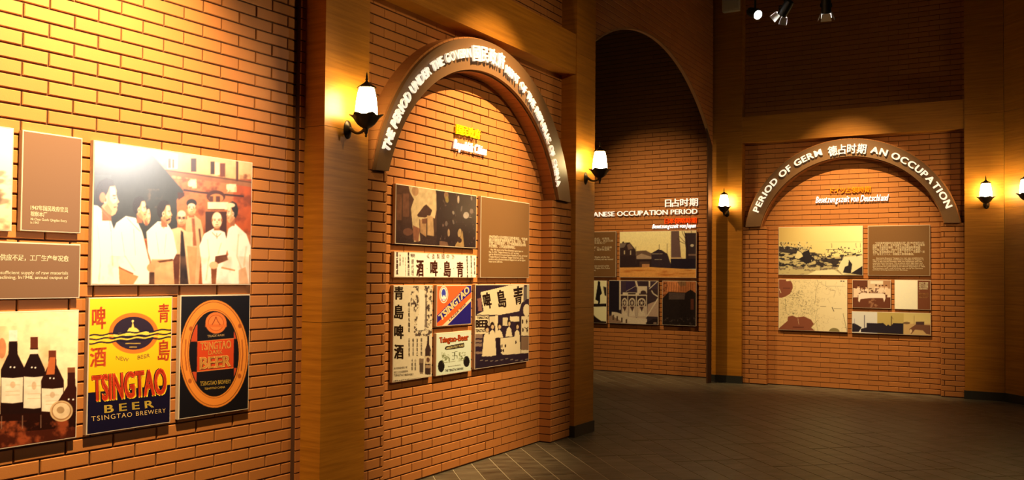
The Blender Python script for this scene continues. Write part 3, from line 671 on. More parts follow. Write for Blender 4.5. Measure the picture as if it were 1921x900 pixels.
def head(cx, cy, rx, ry, hair=1, look=0, skin=SK, bald=False, glasses=False):
    dk = (44, 30, 20); lt = (248, 212, 166); sh_ = (150, 88, 48)
    if abs(look) > .4:                                        # seen from the side
        d = 1 if look > 0 else -1; P_ = lambda pts: [(cx + d * x * rx, cy + y * ry) for x, y in pts]
        cv.poly(P_([(-.5, .5), (-.45, 1.25), (.35, 1.25), (.3, .8)]), sh_)
        cv.poly(P_([(-.85, -.3), (-.6, -.85), (0, -1), (.55, -.85), (.78, -.45), (.76, -.22), (.86, 0), (1.02, .2), (.82, .28), (.88, .42), (.80, .5), (.84, .62), (.7, .86), (.4, .98), (.05, .85), (-.35, .55), (-.8, .3)]), skin)
        cv.poly(P_([(.2, -.7), (.66, -.6), (.74, -.2), (.86, .05), (.76, .2), (.5, .3), (.2, .1)]), lt, .75)
        cv.poly(P_([(-.95, .15), (-1.05, -.4), (-.75, -.95), (-.1, -1.15), (.45, -1.02), (.62, -.72), (.2, -.68), (.02, -.35), (-.2, -.1), (-.3, .3), (-.6, .5)]), dk)
        cv.ell(cx - d * .18 * rx, cy + .08 * ry, rx * .17, ry * .2, lt); cv.ell(cx - d * .16 * rx, cy + .08 * ry, rx * .09, ry * .12, sh_)
        cv.poly(P_([(.42, -.2), (.72, -.2), (.72, -.13), (.42, -.12)]), dk, .8); cv.poly(P_([(.5, -.04), (.72, -.05), (.7, .02), (.52, .02)]), dk, .7)
        cv.poly(P_([(.5, .46), (.84, .44), (.6, .54)]), (96, 44, 28), .9); cv.poly(P_([(0, .3), (.4, .7), (.3, .95), (0, .82), (-.3, .5)]), sh_, .5)
        return
    cv.poly([(cx - rx * .5, cy + ry * .6), (cx + rx * .5, cy + ry * .6), (cx + rx * .6, cy + ry * 1.25), (cx - rx * .6, cy + ry * 1.25)], sh_)
    cv.ell(cx, cy, rx, ry, skin); cv.ell(cx - rx * .95, cy, rx * .16, ry * .2, sh_); cv.ell(cx + rx * .95, cy, rx * .16, ry * .2, sh_)
    if hair: cv.ell(cx, cy - ry * .55, rx * 1.06, ry * .55, dk); cv.ell(cx, cy - ry * .22, rx * .8, ry * .34, lt, .9)
    else: cv.ell(cx, cy - ry * .5, rx * .8, ry * .4, lt, .9)
    cv.ell(cx - rx * .2, cy + ry * .2, rx * .5, ry * .35, lt, .5)
    for e in (-.4, .4):
        cv.line([(cx + (e - .22) * rx, cy - ry * .12), (cx + (e + .22) * rx, cy - ry * .14)], ry * .06, dk, .8); cv.ell(cx + e * rx, cy + ry * .02, rx * .15, ry * .06, dk, .8)
        if glasses: cv.ell(cx + e * rx, cy + ry * .02, rx * .32, ry * .15, (70, 42, 28), .8)
    cv.poly([(cx, cy), (cx + rx * .18, cy + ry * .32), (cx - rx * .08, cy + ry * .34)], sh_, .8); cv.line([(cx - rx * .28, cy + ry * .54), (cx + rx * .28, cy + ry * .54)], ry * .07, (110, 54, 32), .9); cv.ell(cx + rx * .1, cy + ry * .85, rx * .6, ry * .16, sh_, .5)
# tall man second from the back, grey suit
cv.poly([(555, 470), (600, 458), (640, 490), (656, 560), (640, 700), (628, 865), (560, 865), (550, 600)], (206, 160, 108)); cv.poly([(588, 480), (604, 480), (616, 640), (596, 640)], (150, 84, 48)); cv.line([(632, 540), (645, 660)], 10, (96, 50, 26)); head(587, 418, 28, 46, 1, 0)
cv.poly([(470, 545), (520, 530), (560, 560), (595, 560), (590, 865), (500, 865), (480, 640)], (222, 178, 126)); cv.poly([(525, 550), (538, 560), (570, 865), (520, 865), (522, 700)], (46, 32, 28)); cv.poly([(480, 690), (520, 690), (515, 865), (470, 865)], (90, 44, 24)); head(529, 478, 29, 46, 0, 0, (210, 150, 96), True, True)
cv.poly([(560, 640), (620, 650), (606, 865), (580, 865)], (200, 140, 88))
cv.poly([(390, 500), (440, 500), (478, 560), (502, 680), (478, 730), (340, 740), (325, 560)], WH); cv.poly([(355, 720), (480, 720), (488, 865), (342, 865)], (216, 160, 104)); cv.line([(372, 738), (480, 722)], 12, (96, 52, 26)); cv.line([(295, 560), (350, 740)], 9, (150, 96, 56)); head(431, 450, 44, 66, 1, .6)
cv.line([(440, 494), (462, 486)], 8, (60, 26, 16))
cv.ell(325, 468, 24, 54, SK); head(326, 462, 22, 50, 0, .5, (226, 170, 116))
cv.poly([(205, 470), (262, 480), (300, 560), (350, 770), (340, 866), (170, 866), (130, 560), (150, 510)], WH); cv.poly([(165, 760), (240, 806), (280, 820), (250, 866), (168, 866)], (206, 136, 76)); cv.line([(165, 768), (250, 806)], 8, (140, 76, 36)); head(288, 428, 42, 66, 1, .7)
cv.ell(375, 750, 28, 22, (220, 150, 96)); cv.ell(352, 770, 24, 24, (206, 140, 86)); cv.rect(342, 795, 372, 866, (60, 34, 22))
cv.poly([(0, 405), (40, 410), (110, 470), (140, 560), (150, 700), (172, 866), (0, 866)], (255, 246, 226)); head(98, 368, 68, 104, 1, .55, (226, 166, 112)); cv.ell(70, 362, 18, 30, (190, 120, 74))
cv.poly([(720, 535), (780, 560), (800, 640), (740, 862), (650, 862), (640, 700), (632, 640), (660, 570)], (250, 232, 200)); cv.line([(733, 565), (735, 600)], 3, (150, 90, 50)); head(734, 490, 30, 48, 0, 0, (236, 186, 134), True)
cv.poly([(840, 510), (905, 570), (930, 640), (925, 862), (730, 862), (760, 760), (800, 690), (785, 620), (800, 540)], (247, 226, 192)); head(822, 448, 34, 60, 1, -.8)
cv.ell(812, 402, 28, 14, (236, 196, 150)); cv.poly([(725, 700), (790, 690), (800, 720), (740, 745), (722, 730)], (96, 50, 28)); cv.poly([(700, 770), (735, 755), (728, 862), (704, 862)], (120, 62, 30)); cv.ell(716, 752, 26, 22, (228, 168, 116)); cv.line([(760, 765), (840, 782)], 9, (196, 130, 76)); cv.rect(922, 690, 962, 866, (160, 110, 66)); cv.poly([(860, 780), (900, 760), (920, 862), (862, 862)], (222, 168, 118))
for pts in ([(40, 520), (60, 700), (50, 860)], [(120, 560), (130, 760)], [(180, 560), (200, 700), (260, 790)], [(250, 540), (262, 700)], [(380, 560), (400, 700)], [(440, 570), (430, 690)], [(680, 600), (690, 700), (670, 840)], [(760, 620), (740, 690)], [(860, 570), (850, 700), (880, 780)], [(905, 640), (890, 760)]): cv.line(pts, 9, (206, 160, 110), .45)
for pts in ([(60, 430), (108, 480), (120, 560)], [(212, 480), (250, 520), (290, 560)], [(400, 505), (425, 540), (440, 510)], [(705, 560), (735, 590), (760, 565)]): cv.line(pts, 6, (170, 116, 72), .6)
for x0, y0, x1, y1 in ((0, 820, 962, 900),): cv.splat(cv.nz(60, 80, 3, 77), .4, .8, (190, 130, 78), (0, 700, 962, 900), .35)
cv.mottle(.22, 30, 46, 9); cv.blur(3)
Panel(FA, PA['a3'], 'large sepia photograph of men in white talking outside a building', quad=[(17, 25), (942, 152), (930, 865), (3, 875)], cv=cv, res=1.0)

cv = Cv(560, 900, (244, 214, 150)); cv.grad((246, 208, 142), (250, 224, 160), (0, 0, 560, 640), 1); cv.a[:] = cv.a   # wine bottles; x shifted by +60
O = 60
cv.splat(cv.nz(120, 160, 3, 3), .45, .8, (206, 140, 80), (0, 150, 380, 640), .55); cv.ell(O + 90, 280, 20, 60, (190, 110, 60), .8)
def bottle(cx, ytop, neck, yshoulder, w, ylab0, ylab1, cap, body=(34, 14, 8), labc=(240, 214, 168), yb=780, cap_h=70):
    cx += O
    cv.poly([(cx - neck, ytop + 6), (cx - neck * .8, ytop), (cx + neck * .8, ytop), (cx + neck, ytop + 6), (cx + neck * 1.15, yshoulder - 70), (cx + w, yshoulder + 20), (cx + w + 2, yb), (cx - w - 2, yb), (cx - w, yshoulder + 20), (cx - neck * 1.15, yshoulder - 70)], body)
    cv.rect(cx - neck - 1, ytop, cx + neck + 1, ytop + cap_h, cap); cv.ell(cx - w * .2, yshoulder + 6, 4, 5, (255, 240, 210)); cv.ell(cx + w * .12, yshoulder + 8, 4, 5, (255, 240, 210))
    if ylab0:
        cv.poly([(cx - w + 3, ylab0), (cx, ylab0 + 5), (cx + w - 3, ylab0), (cx + w - 5, ylab1), (cx, ylab1 + 6), (cx - w + 3, ylab1)], labc)
        for q in (.3, .55, .7): cv.rect(cx - w * .6, ylab0 + (ylab1 - ylab0) * q, cx + w * .6, ylab0 + (ylab1 - ylab0) * q + 3, (190, 150, 100), .6)
        cv.ell(cx, ylab0 + (ylab1 - ylab0) * .3, w * .22, (ylab1 - ylab0) * .13, (200, 160, 110), .7)
bottle(25, 158, 20, 370, 44, 485, 650, (246, 226, 190), cap_h=66); cv.rect(O - 20, 425, O + 55, 480, (150, 70, 34), .8)
bottle(143, 175, 19, 385, 57, 450, 594, (244, 220, 180), cap_h=66)
bottle(243, 218, 17, 390, 52, 448, 628, (96, 40, 18), cap_h=68); cv.rect(O + 222, 292, O + 262, 318, (240, 208, 160))
bottle(330, 300, 17, 455, 54, 518, 650, (110, 46, 20), (44, 16, 8), cap_h=40); cv.poly([(O + 316, 340), (O + 345, 340), (O + 340, 440), (O + 300, 440)], (190, 96, 42))
bottle(420, 402, 17, 580, 66, 0, 0, (130, 70, 34), (56, 20, 10), cap_h=30)
cv.rect(0, 660, 560, 900, (40, 14, 6)); cv.poly([(0, 780), (560, 740), (560, 900), (0, 900)], (70, 26, 12)); cv.splat(cv.nz(40, 50, 4, 8), .45, .7, (180, 80, 36), (60, 700, 500, 900), .75)
cv.ell(O + 372, 652, 54, 60, (212, 170, 110)); cv.ell(O + 372, 652, 46, 52, (160, 110, 62)); cv.ell(O + 372, 650, 41, 46, (228, 192, 136)); cv.ell(O + 368, 646, 18, 20, (150, 110, 60), .7)
for x in (92, 190, 276): cv.line([(O + x, 670), (O + x, 745)], 5, (150, 110, 80), .7)
cv.mottle(.18, 30, 30, 6); cv.blur(1)
Panel(FA, PA['a4'], 'sepia photograph of five old wine bottles in a row', quad=[(-140, 68), (O + 460, 62), (O + 442, 806), (-140, 900)], cv=cv, res=1.0)

cv = Cv(579, 900, (252, 196, 22)); cv.grad((252, 206, 40), (250, 176, 10), (0, 0, 579, 620))                       # yellow beer label
cv.poly([(0, 620), (579, 560), (579, 900), (0, 900)], (22, 16, 34))
cv.ell(310, 257, 146, 124, (228, 116, 34)); cv.ell(310, 257, 122, 100, (48, 34, 44))
cv.poly([(190, 262), (270, 250), (285, 225), (298, 222), (306, 185), (314, 222), (330, 228), (348, 248), (400, 240), (400, 268), (190, 276)], (250, 214, 90)); cv.ell(306, 184, 7, 8, (250, 220, 120))
cv.rect(262, 316, 352, 322, (240, 190, 70), .8); cv.rect(285, 338, 330, 344, (240, 190, 70), .8)
for i, c in enumerate(((34, 26, 40), (252, 206, 60), (34, 26, 40), (252, 206, 60), (34, 26, 40))):
    cv.line([(x, 272 + i * 12 - (x - 40) * .075 + 4 * math.sin(x / 16 + i)) for x in range(36, 545, 6)], 9, c)
cv.blur(1)
p = Panel(FA, PA['a5'], 'bright yellow and black beer label poster with red block letters', quad=[(45, 40), (542, 35), (523, 790), (30, 870)], cv=cv, res=.9)
for ch, q in (('啤', [(62, 98), (146, 92), (146, 228), (62, 236)]), ('青', [(455, 80), (522, 76), (520, 190), (455, 192)]), ('酒', [(50, 345), (150, 335), (148, 455), (50, 462)]), ('島', [(452, 300), (525, 294), (520, 420), (450, 425)])): p.text(ch, q, ink((226, 96, 30)), .03)
for body, x0, x1, sl in (('NEW', 205, 280, 14), ('BEER', 332, 405, -14)): p.text(body, [(x0, 392), (x1, 392 + sl), (x1, 414 + sl), (x0, 414)], ink((150, 110, 30)), .0)
q = [(62, 512), (500, 465), (502, 622), (66, 670)]
sh = lambda q, dx, dy: [(x + dx, y + dy) for x, y in q]
p.text('TSINGTAO', sh(q, 5, 5), ink((250, 206, 40)), .085, lift=.0012); p.text('TSINGTAO', sh(q, -2, -2), ink((40, 26, 14)), .062, lift=.0016); p.text('TSINGTAO', q, ink((230, 70, 18)), .04, lift=.0022)
p.text('BEER', [(135, 690), (425, 658), (428, 700), (137, 736)], ink((236, 206, 90)), .02, gap=1.5)
p.text('TSINGTAO BREWERY', [(58, 757), (495, 706), (495, 730), (60, 786)], ink((214, 180, 120)), -.004, gap=1.2)

cv = Cv(540, 900, (24, 20, 20)); OR = (232, 134, 44)                                                                # dark beer label
def ring(rx, ry, c): cv.ell(275, 425, rx, ry, c)
ring(228, 362, (226, 128, 40)); ring(218, 350, (120, 62, 22)); ring(214, 346, OR); ring(176, 300, (150, 74, 26)); ring(172, 296, OR); ring(166, 288, (26, 20, 20))
for x0, y0, x1, y1 in ((100, 230, 165, 345), (408, 215, 470, 325), (100, 548, 160, 680), (408, 520, 470, 660)):
    t = cv.mask([(275 + 160 * math.cos(a), 425 + 280 * math.sin(a)) for a in np.linspace(0, 6.28, 60)]); X0, Y0, X1, Y1, mk = t
    sub = np.zeros((cv.h, cv.w), bool); sub[Y0:Y1, X0:X1] = mk; s2 = np.zeros_like(sub); s2[y0:y1, x0:x1] = True; cv.a[sub & s2] = (196, 70, 30)
cv.poly([(165, 345), (408, 322), (405, 520), (162, 548)], (204, 66, 24)); cv.line([(165, 345), (408, 322)], 4, (240, 140, 60)); cv.line([(162, 548), (405, 520)], 4, (240, 140, 60))
cv.ell(289, 218, 70, 72, (222, 112, 44)); cv.ell(289, 218, 52, 54, (150, 60, 22)); cv.ell(289, 218, 49, 51, (226, 120, 50)); cv.rect(218, 228, 360, 246, (214, 104, 40)); cv.line([(262, 232), (278, 205), (289, 176), (300, 205), (318, 232)], 4, (110, 40, 16))
for x, y in ((122, 258), (448, 238), (116, 610), (444, 574)): cv.ell(x, y, 12, 16, (170, 84, 30))
for s_ in (-1, 1): cv.line([(275 + s_ * 186, 330), (275 + s_ * 192, 430), (275 + s_ * 180, 540)], 7, (160, 80, 30))
cv.blur(1)
p = Panel(FA, PA['a6'], 'black beer label poster with large orange oval', quad=[(52, 32), (518, 25), (503, 793), (38, 870)], cv=cv, res=.9)
C2 = ink((240, 176, 90))
p.text('TSINGTAO', [(184, 350), (388, 334), (388, 388), (184, 404)], C2, .03); p.text('DARK', [(236, 404), (332, 396), (332, 424), (236, 434)], C2, .02)
p.text('BEER', sh([(178, 450), (386, 432), (386, 508), (178, 532)], 3, 3), ink((110, 36, 14)), .055, lift=.0012); p.text('BEER', [(178, 450), (386, 432), (386, 508), (178, 532)], C2, .045)
p.text('TSINGTAO BREWERY', [(182, 612), (386, 596), (386, 622), (182, 642)], ink((226, 190, 80)), .01); p.text('TSINGTAO CHINA', [(212, 654), (348, 640), (348, 654), (212, 668)], ink((200, 160, 70)), .0)
p.text('TRADE MARK', [(230, 300), (346, 292), (346, 306), (230, 316)], ink((226, 190, 140)), .01)

# --- near arch
cv = Cv(1093, 900, (72, 52, 42)); cv.grad((98, 64, 44), (56, 40, 36), (0, 0, 580, 900)); cv.rect(572, 0, 1093, 900, (50, 36, 34))
cv.rect(90, 190, 150, 500, (130, 82, 52), .7); cv.rect(165, 180, 240, 460, (126, 80, 54), .7)
cv.poly([(235, 90), (560, 120), (572, 200), (572, 380), (550, 480), (470, 440), (420, 560), (360, 480), (372, 750), (300, 760), (280, 560), (262, 360), (300, 250), (250, 160)], (202, 170, 116)); cv.poly([(335, 440), (420, 330), (450, 310), (520, 380), (500, 440), (430, 470), (350, 460)], (76, 50, 40)); cv.poly([(285, 560), (370, 600), (350, 760), (290, 740)], (140, 88, 60)); cv.poly([(458, 440), (530, 460), (540, 690), (460, 680)], (182, 142, 92)); cv.poly([(370, 500), (450, 470), (446, 700), (375, 650)], (170, 126, 80)); cv.ell(225, 640, 60, 44, (120, 76, 54), .8); cv.ell(315, 150, 42, 60, (176, 130, 84)); cv.rect(395, 480, 460, 540, (96, 56, 40), .8)
for x, y, rx, ry, c in ((692, 200, 26, 50, (150, 110, 70)), (700, 250, 20, 40, (150, 126, 60)), (838, 250, 12, 46, (206, 180, 140)), (930, 440, 34, 40, (200, 180, 150)), (995, 390, 22, 30, (130, 104, 84)), (775, 408, 12, 22, (160, 140, 110)), (718, 650, 14, 44, (190, 150, 100)), (850, 650, 22, 50, (200, 160, 100)), (998, 235, 10, 30, (140, 120, 96)), (690, 540, 16, 30, (120, 100, 84)), (775, 520, 8, 30, (130, 110, 90)), (650, 560, 8, 16, (130, 100, 80)), (875, 360, 8, 36, (130, 110, 90))): cv.ell(x, y, rx, ry, c, .85, random.uniform(-14, 14))
cv.poly([(800, 790), (860, 700), (885, 620), (905, 820), (790, 820)], (170, 132, 76)); cv.poly([(605, 745), (700, 760), (720, 830), (605, 820)], (120, 84, 60)); cv.ell(850, 740, 26, 30, (60, 40, 34)); cv.line([(900, 440), (1000, 470)], 6, (170, 150, 120))
cv.splat(cv.nz(14, 40, 4, 21), .66, .85, (150, 110, 76), (600, 150, 1093, 850), .5); cv.mottle(.3, 30, 50, 8); cv.blur(2)
Panel(FB, PB['b1'], 'dark wide sepia photograph of figures, topmost in the tall arch', quad=[(80, 58), (1060, 203), (1048, 835), (68, 783)], cv=cv, res=1.0, gain=.62)
p = Panel(FB, PB['b2'], 'brown text board beside the dark photograph in the tall arch', 'sign'); p.face(BROWNF)
p.text('1945年8月15日中国抗日战争胜利后，"青岛啤\n酒公司被政府"接收的敌产企业，后来，"由\n齐鲁" 公司经营的"，生产的啤酒除供应本埠\n外还销往，上海及香港等地区。', R(.155, .465, .955, .625), CREAM, .03, line=.9)
p.text('    Also 1945 victory in the War of Resistance against Japan on\nAug. 15, 1945, "Tsingtao Brewery Co., Ltd." was taken\nover by officials from the government of Republic of China, and named\n"Tsingtao Brewery". It produces "Tsingtao" brand beer, and the\nproducts sold in all coastal cities and Singapore etc. and the highest\noutput up to 2,000 tons.', R(.155, .635, .955, .815), CREAM, .022, line=.9)
cv = Cv(400, 120, (246, 230, 206)); cv.mottle(.05)
p = Panel(FB, PB['b3'], 'white banner print with four large brown characters in the tall arch', quad=R(0, 0, 400, 120), cv=cv, res=.6)
# quad of the banner in the photograph's crop
p.quad = [(112, 80), (1868, 140), (1850, 635), (105, 630)]; p.Hm = homog(p.quad); p.Hi = np.linalg.inv(p.Hm); BR = ink((92, 44, 38))
for ch, x0, x1, y0, y1 in (('酒', 565, 722, 248, 608), ('啤', 860, 1020, 260, 605), ('島', 1145, 1300, 270, 612), ('青', 1425, 1572, 282, 616)): p.text(ch, R(x0, y0, x1, y1), BR, .05)
for i, ch in enumerate('造製國中'): p.text(ch, R(900 + i * 104, 122, 958 + i * 104, 228), BR, .0)
p.text('《', R(790, 115, 850, 220), BR, .0); p.text('》', R(1320, 130, 1380, 235), BR, .0)
def vcol(p, chars, x, w, y0, y1, mat, bold=0, fill=.78):
    st = (y1 - y0) / len(chars)
    p.text('\n'.join(chars), R(x - w / 2, y0, x + w / 2, y0 + st * (len(chars) - 1 + fill)), mat, bold)
vcol(p, '英商捷成', 168, 44, 90, 640, BR, .03, .5); vcol(p, '分銷處', 230, 28, 130, 400, BR); vcol(p, '電話二', 292, 20, 200, 360, BR); vcol(p, '青島啤酒公司', 405, 40, 90, 620, BR, .03); vcol(p, '總代理', 490, 50, 235, 610, BR, .0)
p.text('特約', R(450, 120, 540, 200), BR, .01); vcol(p, '崂山泉水製造', 345, 14, 200, 610, BR)
for i, (x, s_) in enumerate(((1655, '總廠青島登州路'), (1745, '電話號碼五四六'), (1815, '分銷各處'))): vcol(p, s_, x, 28, 150 + 40 * (i == 2), 640 - 60 * (i == 2), BR, .01)
for x in (793, 1080, 1360): p.text('+', R(x - 10, 425, x + 10, 445), BR)

cv = Cv(720, 900, (206, 186, 142)); DK = (50, 34, 28); cv.mottle(.06)                                                # tall character poster
n = cv.nz(14, 20, 4, 31)
for box, lv in (((185, 50, 250, 230), .50), ((210, 200, 250, 380), .56), ((300, 50, 368, 420), .54), ((210, 390, 368, 475), .52)): cv.splat(n, lv, lv + .05, DK, box, .8)
cv.poly([(255, 75), (300, 90), (310, 250), (300, 420), (235, 430), (240, 330), (262, 230)], (214, 198, 158)); cv.poly([(318, 60), (322, 400), (300, 400), (305, 180)], (60, 44, 36), .6)
cv.poly([(322, 468), (336, 468), (338, 545), (352, 590), (352, 775), (345, 795), (305, 795), (300, 780), (302, 590), (318, 545)], (58, 40, 32)); cv.rect(304, 640, 350, 705, (190, 164, 118)); cv.ell(327, 672, 14, 20, (90, 60, 44)); cv.rect(306, 715, 350, 740, (150, 120, 84)); cv.line([(345, 600), (346, 780)], 4, (180, 150, 110))
cv.poly([(252, 662), (292, 662), (286, 790), (258, 790)], (120, 96, 70)); cv.rect(258, 700, 286, 775, (60, 44, 34), .7)
for i in range(26): cv.rect(38 + i * 12.3, 853 - i * 1.75, 46 + i * 12.3, 864 - i * 1.75, DK)
p = Panel(FB, PB['b4'], 'tall cream poster with four black characters and waterfall drawing', quad=[(38, 43), (370, 43), (358, 810), (28, 872)], cv=cv, res=1.0); D_ = ink(DK)
for ch, y0, y1 in (('青', 52, 165), ('島', 208, 332), ('啤', 380, 500), ('酒', 546, 670)): p.text(ch, [(42, y0), (122, y0), (122, y1), (40, y1)], D_, .045)
vcol(p, '崂山泉水釀造', 168, 16, 188, 450, D_, .01)
for x, s_, y0, y1 in ((168, '品質優美', 494, 655), (202, '暢銷全球', 494, 650), (236, '清涼爽口', 494, 650), (271, '補益身體', 488, 645), (194, '大瓶裝', 665, 770), (220, '小瓶裝', 665, 770)): vcol(p, s_, x, 14, y0, y1, D_, .0)
for y, s_, x1 in ((742, '總公司青島登州路五六號', 152), (775, '電話二三九九四電報掛號', 158), (800, 'TSINGTAO BREWERY', 205)): p.text(s_, [(40, y), (x1, y - 14), (x1, y + 4), (40, y + 18)], D_, .0)

cv = Cv(720, 450, (232, 96, 44)); cv.poly([(403, 390), (403, 372), (692, 120), (692, 43), (660, 43), (403, 300), (403, 43)], (232, 96, 44)); cv.poly([(403, 300), (660, 43), (700, 43), (700, 95), (403, 375)], (44, 32, 110)); cv.poly([(403, 362), (700, 95), (700, 150), (420, 400), (403, 400)], (236, 92, 36)); cv.poly([(430, 400), (700, 140), (700, 182), (480, 392)], (244, 196, 140)); cv.poly([(485, 385), (700, 165), (700, 400), (470, 400)], (36, 28, 100))
cv.ell(460, 122, 36, 72, (250, 232, 210)); cv.ell(460, 122, 31, 65, (236, 110, 60)); cv.ell(460, 120, 26, 56, (250, 236, 220)); cv.ell(460, 112, 18, 38, (60, 64, 150)); cv.ell(460, 150, 14, 22, (240, 230, 220)); cv.splat(cv.nz(8, 8, 2, 3), .6, .7, (60, 64, 150), (440, 130, 480, 180), .8); cv.blur(1)
p = Panel(FB, PB['b5'], 'small orange and blue diagonal beer label print', quad=[(403, 43), (692, 43), (690, 372), (398, 392)], cv=cv, res=1.0)
p.text('TSINGTAO', [(412, 296), (655, 48), (682, 92), (440, 345)], ink((252, 232, 196)), .05, .15); p.text('LAGER BEER', [(500, 328), (640, 192), (648, 206), (508, 346)], ink((50, 34, 60)), .01)

cv = Cv(720, 900, (206, 208, 172)); cv.rect(0, 0, 720, 900, (204, 208, 170)); cv.ell(440, 728, 27, 50, (30, 24, 20)); cv.ell(650, 690, 26, 47, (30, 24, 20))
n = cv.nz(9, 9, 3, 41); cv.splat(n, .52, .6, (96, 100, 50), (446, 630, 512, 700), .8); cv.splat(n, .52, .6, (96, 100, 50), (586, 610, 640, 685), .8)
cv.poly([(474, 562), (630, 530), (632, 565), (622, 572), (484, 592), (468, 585)], (46, 32, 24)); cv.line([(450, 700), (520, 690), (650, 680)], 2, (120, 110, 70))
for s_ in range(12): cv.line([(480 + random.uniform(-30, 30), 660), (480 + random.uniform(-40, 40), 620 + random.uniform(-20, 20))], 2, (110, 110, 60), .7)
for seg_ in ([(528, 612), (548, 612), (548, 672), (526, 672)], [(548, 640), (572, 640), (572, 665)], [(552, 606), (575, 606)], [(533, 640), (548, 640)], [(552, 606), (552, 640)]): cv.line(seg_, 4, (60, 56, 30))
p = Panel(FB, PB['b6'], 'small pale green beer label print with red arched letters', quad=[(398, 450), (692, 425), (688, 770), (396, 812)], cv=cv, res=1.1)
q = [(420, 482), (664, 452), (668, 524), (424, 545)]; p.text('Tsingtao-Beer', sh(q, 3, 3), ink((60, 30, 20)), .06, lift=.0012); p.text('Tsingtao-Beer', q, ink((208, 84, 34)), .04)
p.text('ABSOLUTELY PURE', [(480, 566), (624, 542), (624, 560), (480, 585)], ink((230, 220, 180)), .03); p.text('Brewed and Bottled by', [(496, 726), (600, 712), (600, 722), (496, 737)], ink((70, 56, 36)), .0); p.text('THE TSINGTAO BREWERY', [(470, 755), (624, 738), (624, 756), (470, 776)], ink((70, 56, 36)), .01)

cv = Cv(617, 900, (44, 30, 40)); CR = (212, 190, 140); cv.mottle(.1)                                                  # market stall photograph
cv.poly([(80, 180), (120, 170), (125, 300), (90, 300)], (130, 84, 70)); cv.poly([(110, 118), (385, 50), (525, 40), (525, 200), (500, 225), (480, 300), (300, 335), (70, 335), (110, 315), (140, 300)], CR); cv.rect(555, 45, 600, 180, (170, 156, 120)); cv.poly([(520, 60), (556, 60), (550, 180), (520, 220)], (90, 80, 70)); cv.ell(552, 290, 34, 60, CR); cv.rect(575, 230, 617, 330, (200, 180, 136))
cv.rect(60, 345, 190, 520, CR); cv.rect(195, 350, 270, 440, (200, 178, 130)); cv.rect(250, 340, 278, 560, CR); cv.rect(322, 362, 372, 440, (200, 178, 130)); cv.rect(390, 350, 480, 400, CR); cv.rect(500, 348, 585, 536, CR); cv.rect(500, 545, 585, 680, (120, 92, 66)); cv.rect(500, 675, 590, 760, (206, 186, 140)); cv.rect(488, 345, 497, 790, DK)
for x, y in ((512, 400), (552, 398), (515, 480), (556, 484)): cv.ell(x, y, 7, 22, DK)
cv.line([(530, 455), (548, 468), (566, 455)], 8, DK)
for x0, y0, x1, y1 in ((60, 520, 130, 560), (66, 575, 124, 600), (66, 610, 124, 640), (66, 690, 130, 712)): cv.rect(x0, y0, x1, y1, (150, 120, 88), .8)
def fig(cx, yt, w, yb, hh=36):
    cv.ell(cx, yt, w * .42, hh, (40, 26, 24)); cv.ell(cx + 3, yt + 12, w * .28, hh * .55, (196, 160, 110)); cv.poly([(cx - w * .5, yt + hh + 26), (cx, yt + hh), (cx + w * .5, yt + hh + 26), (cx + w * .8, yb), (cx - w * .85, yb)], CR)
fig(172, 470, 56, 735); fig(222, 440, 50, 738); cv.rect(176, 540, 190, 650, DK)
for x in (158, 178, 222, 236): cv.line([(x, 735), (x - 6 + random.random() * 10, 835)], 8, CR)
fig(290, 440, 46, 555); cv.rect(262, 555, 300, 740, (36, 24, 30)); fig(382, 410, 40, 545); cv.poly([(300, 560), (440, 545), (478, 560), (480, 735), (440, 745), (380, 765), (340, 735), (305, 700)], CR); fig(460, 440, 44, 730)
for x, y in ((315, 636), (347, 634), (310, 680), (328, 680), (448, 600)): cv.ell(x, y, 7, 16, DK)
cv.poly([(100, 740), (600, 700), (600, 790), (60, 880)], (40, 28, 36)); cv.poly([(120, 850), (240, 830), (250, 845), (130, 862)], (150, 130, 100))
for i in range(10): cv.ell(120 + i * 48, 760 + random.uniform(-10, 20), 16, 5, (160, 140, 106), .6, -10)
fig(172, 470, 56, 735)
p = Panel(FB, PB['b7'], 'brown and cream photograph of women at beer stall in the tall arch', quad=[(62, 45), (578, 38), (572, 783), (55, 862)], cv=cv, res=1.0); K_ = ink((50, 32, 34))
p.text('啤', [(122, 130), (196, 110), (222, 270), (150, 280)], K_, .05); p.text('島', [(255, 100), (340, 86), (362, 258), (284, 270)], K_, .05); p.text('青', [(412, 66), (520, 46), (505, 225), (440, 240)], K_, .05)
p.text('TSINGTAO', [(75, 352), (188, 350), (188, 374), (75, 376)], K_, .03); p.text('BEER', [(63, 386), (186, 384), (186, 456), (63, 458)], K_, .07); p.text('TSINGTAO', [(63, 474), (150, 470), (150, 500), (63, 502)], K_, .02)

# --- back wall
p = Panel(FC, PC['c1'], 'brown text board at the left of the back wall, half behind the pillar', 'sign', gap=.03); p.face(BROWNF)
p.text('1914年11月，日本占领青岛后，对青岛\n啤酒公司进行收购。1916年9月，由大日本\n麦酒株式会社收购，改名为青岛工厂\n\n在此期间，生产规模不断扩大，产品品种\n增多，主要有青岛、麒麟、福寿等品牌，\n年产量最高达到4663吨', R(.08, .13, .95, .47), CREAM, .012, line=.95)
p.text('In November 1914, the Japanese occupied Qingdao and after that\nthe brewery was bought by the Dai-Nippon Brewery and was renamed\nTsingtao Factory in September 1916.\n\nDuring this period the scale of production was expanded and the\nvarieties were increased. The brands were Tsingtao, Kirin, Fushou\nand so on. The annual output was 4663 tons.', R(.08, .54, .95, .88), CREAM, .022, line=.95)
cv = Cv(1371, 900, (246, 222, 150)); cv.grad((246, 226, 152), (248, 216, 130), (0, 0, 1371, 640)); DB = (62, 44, 38)
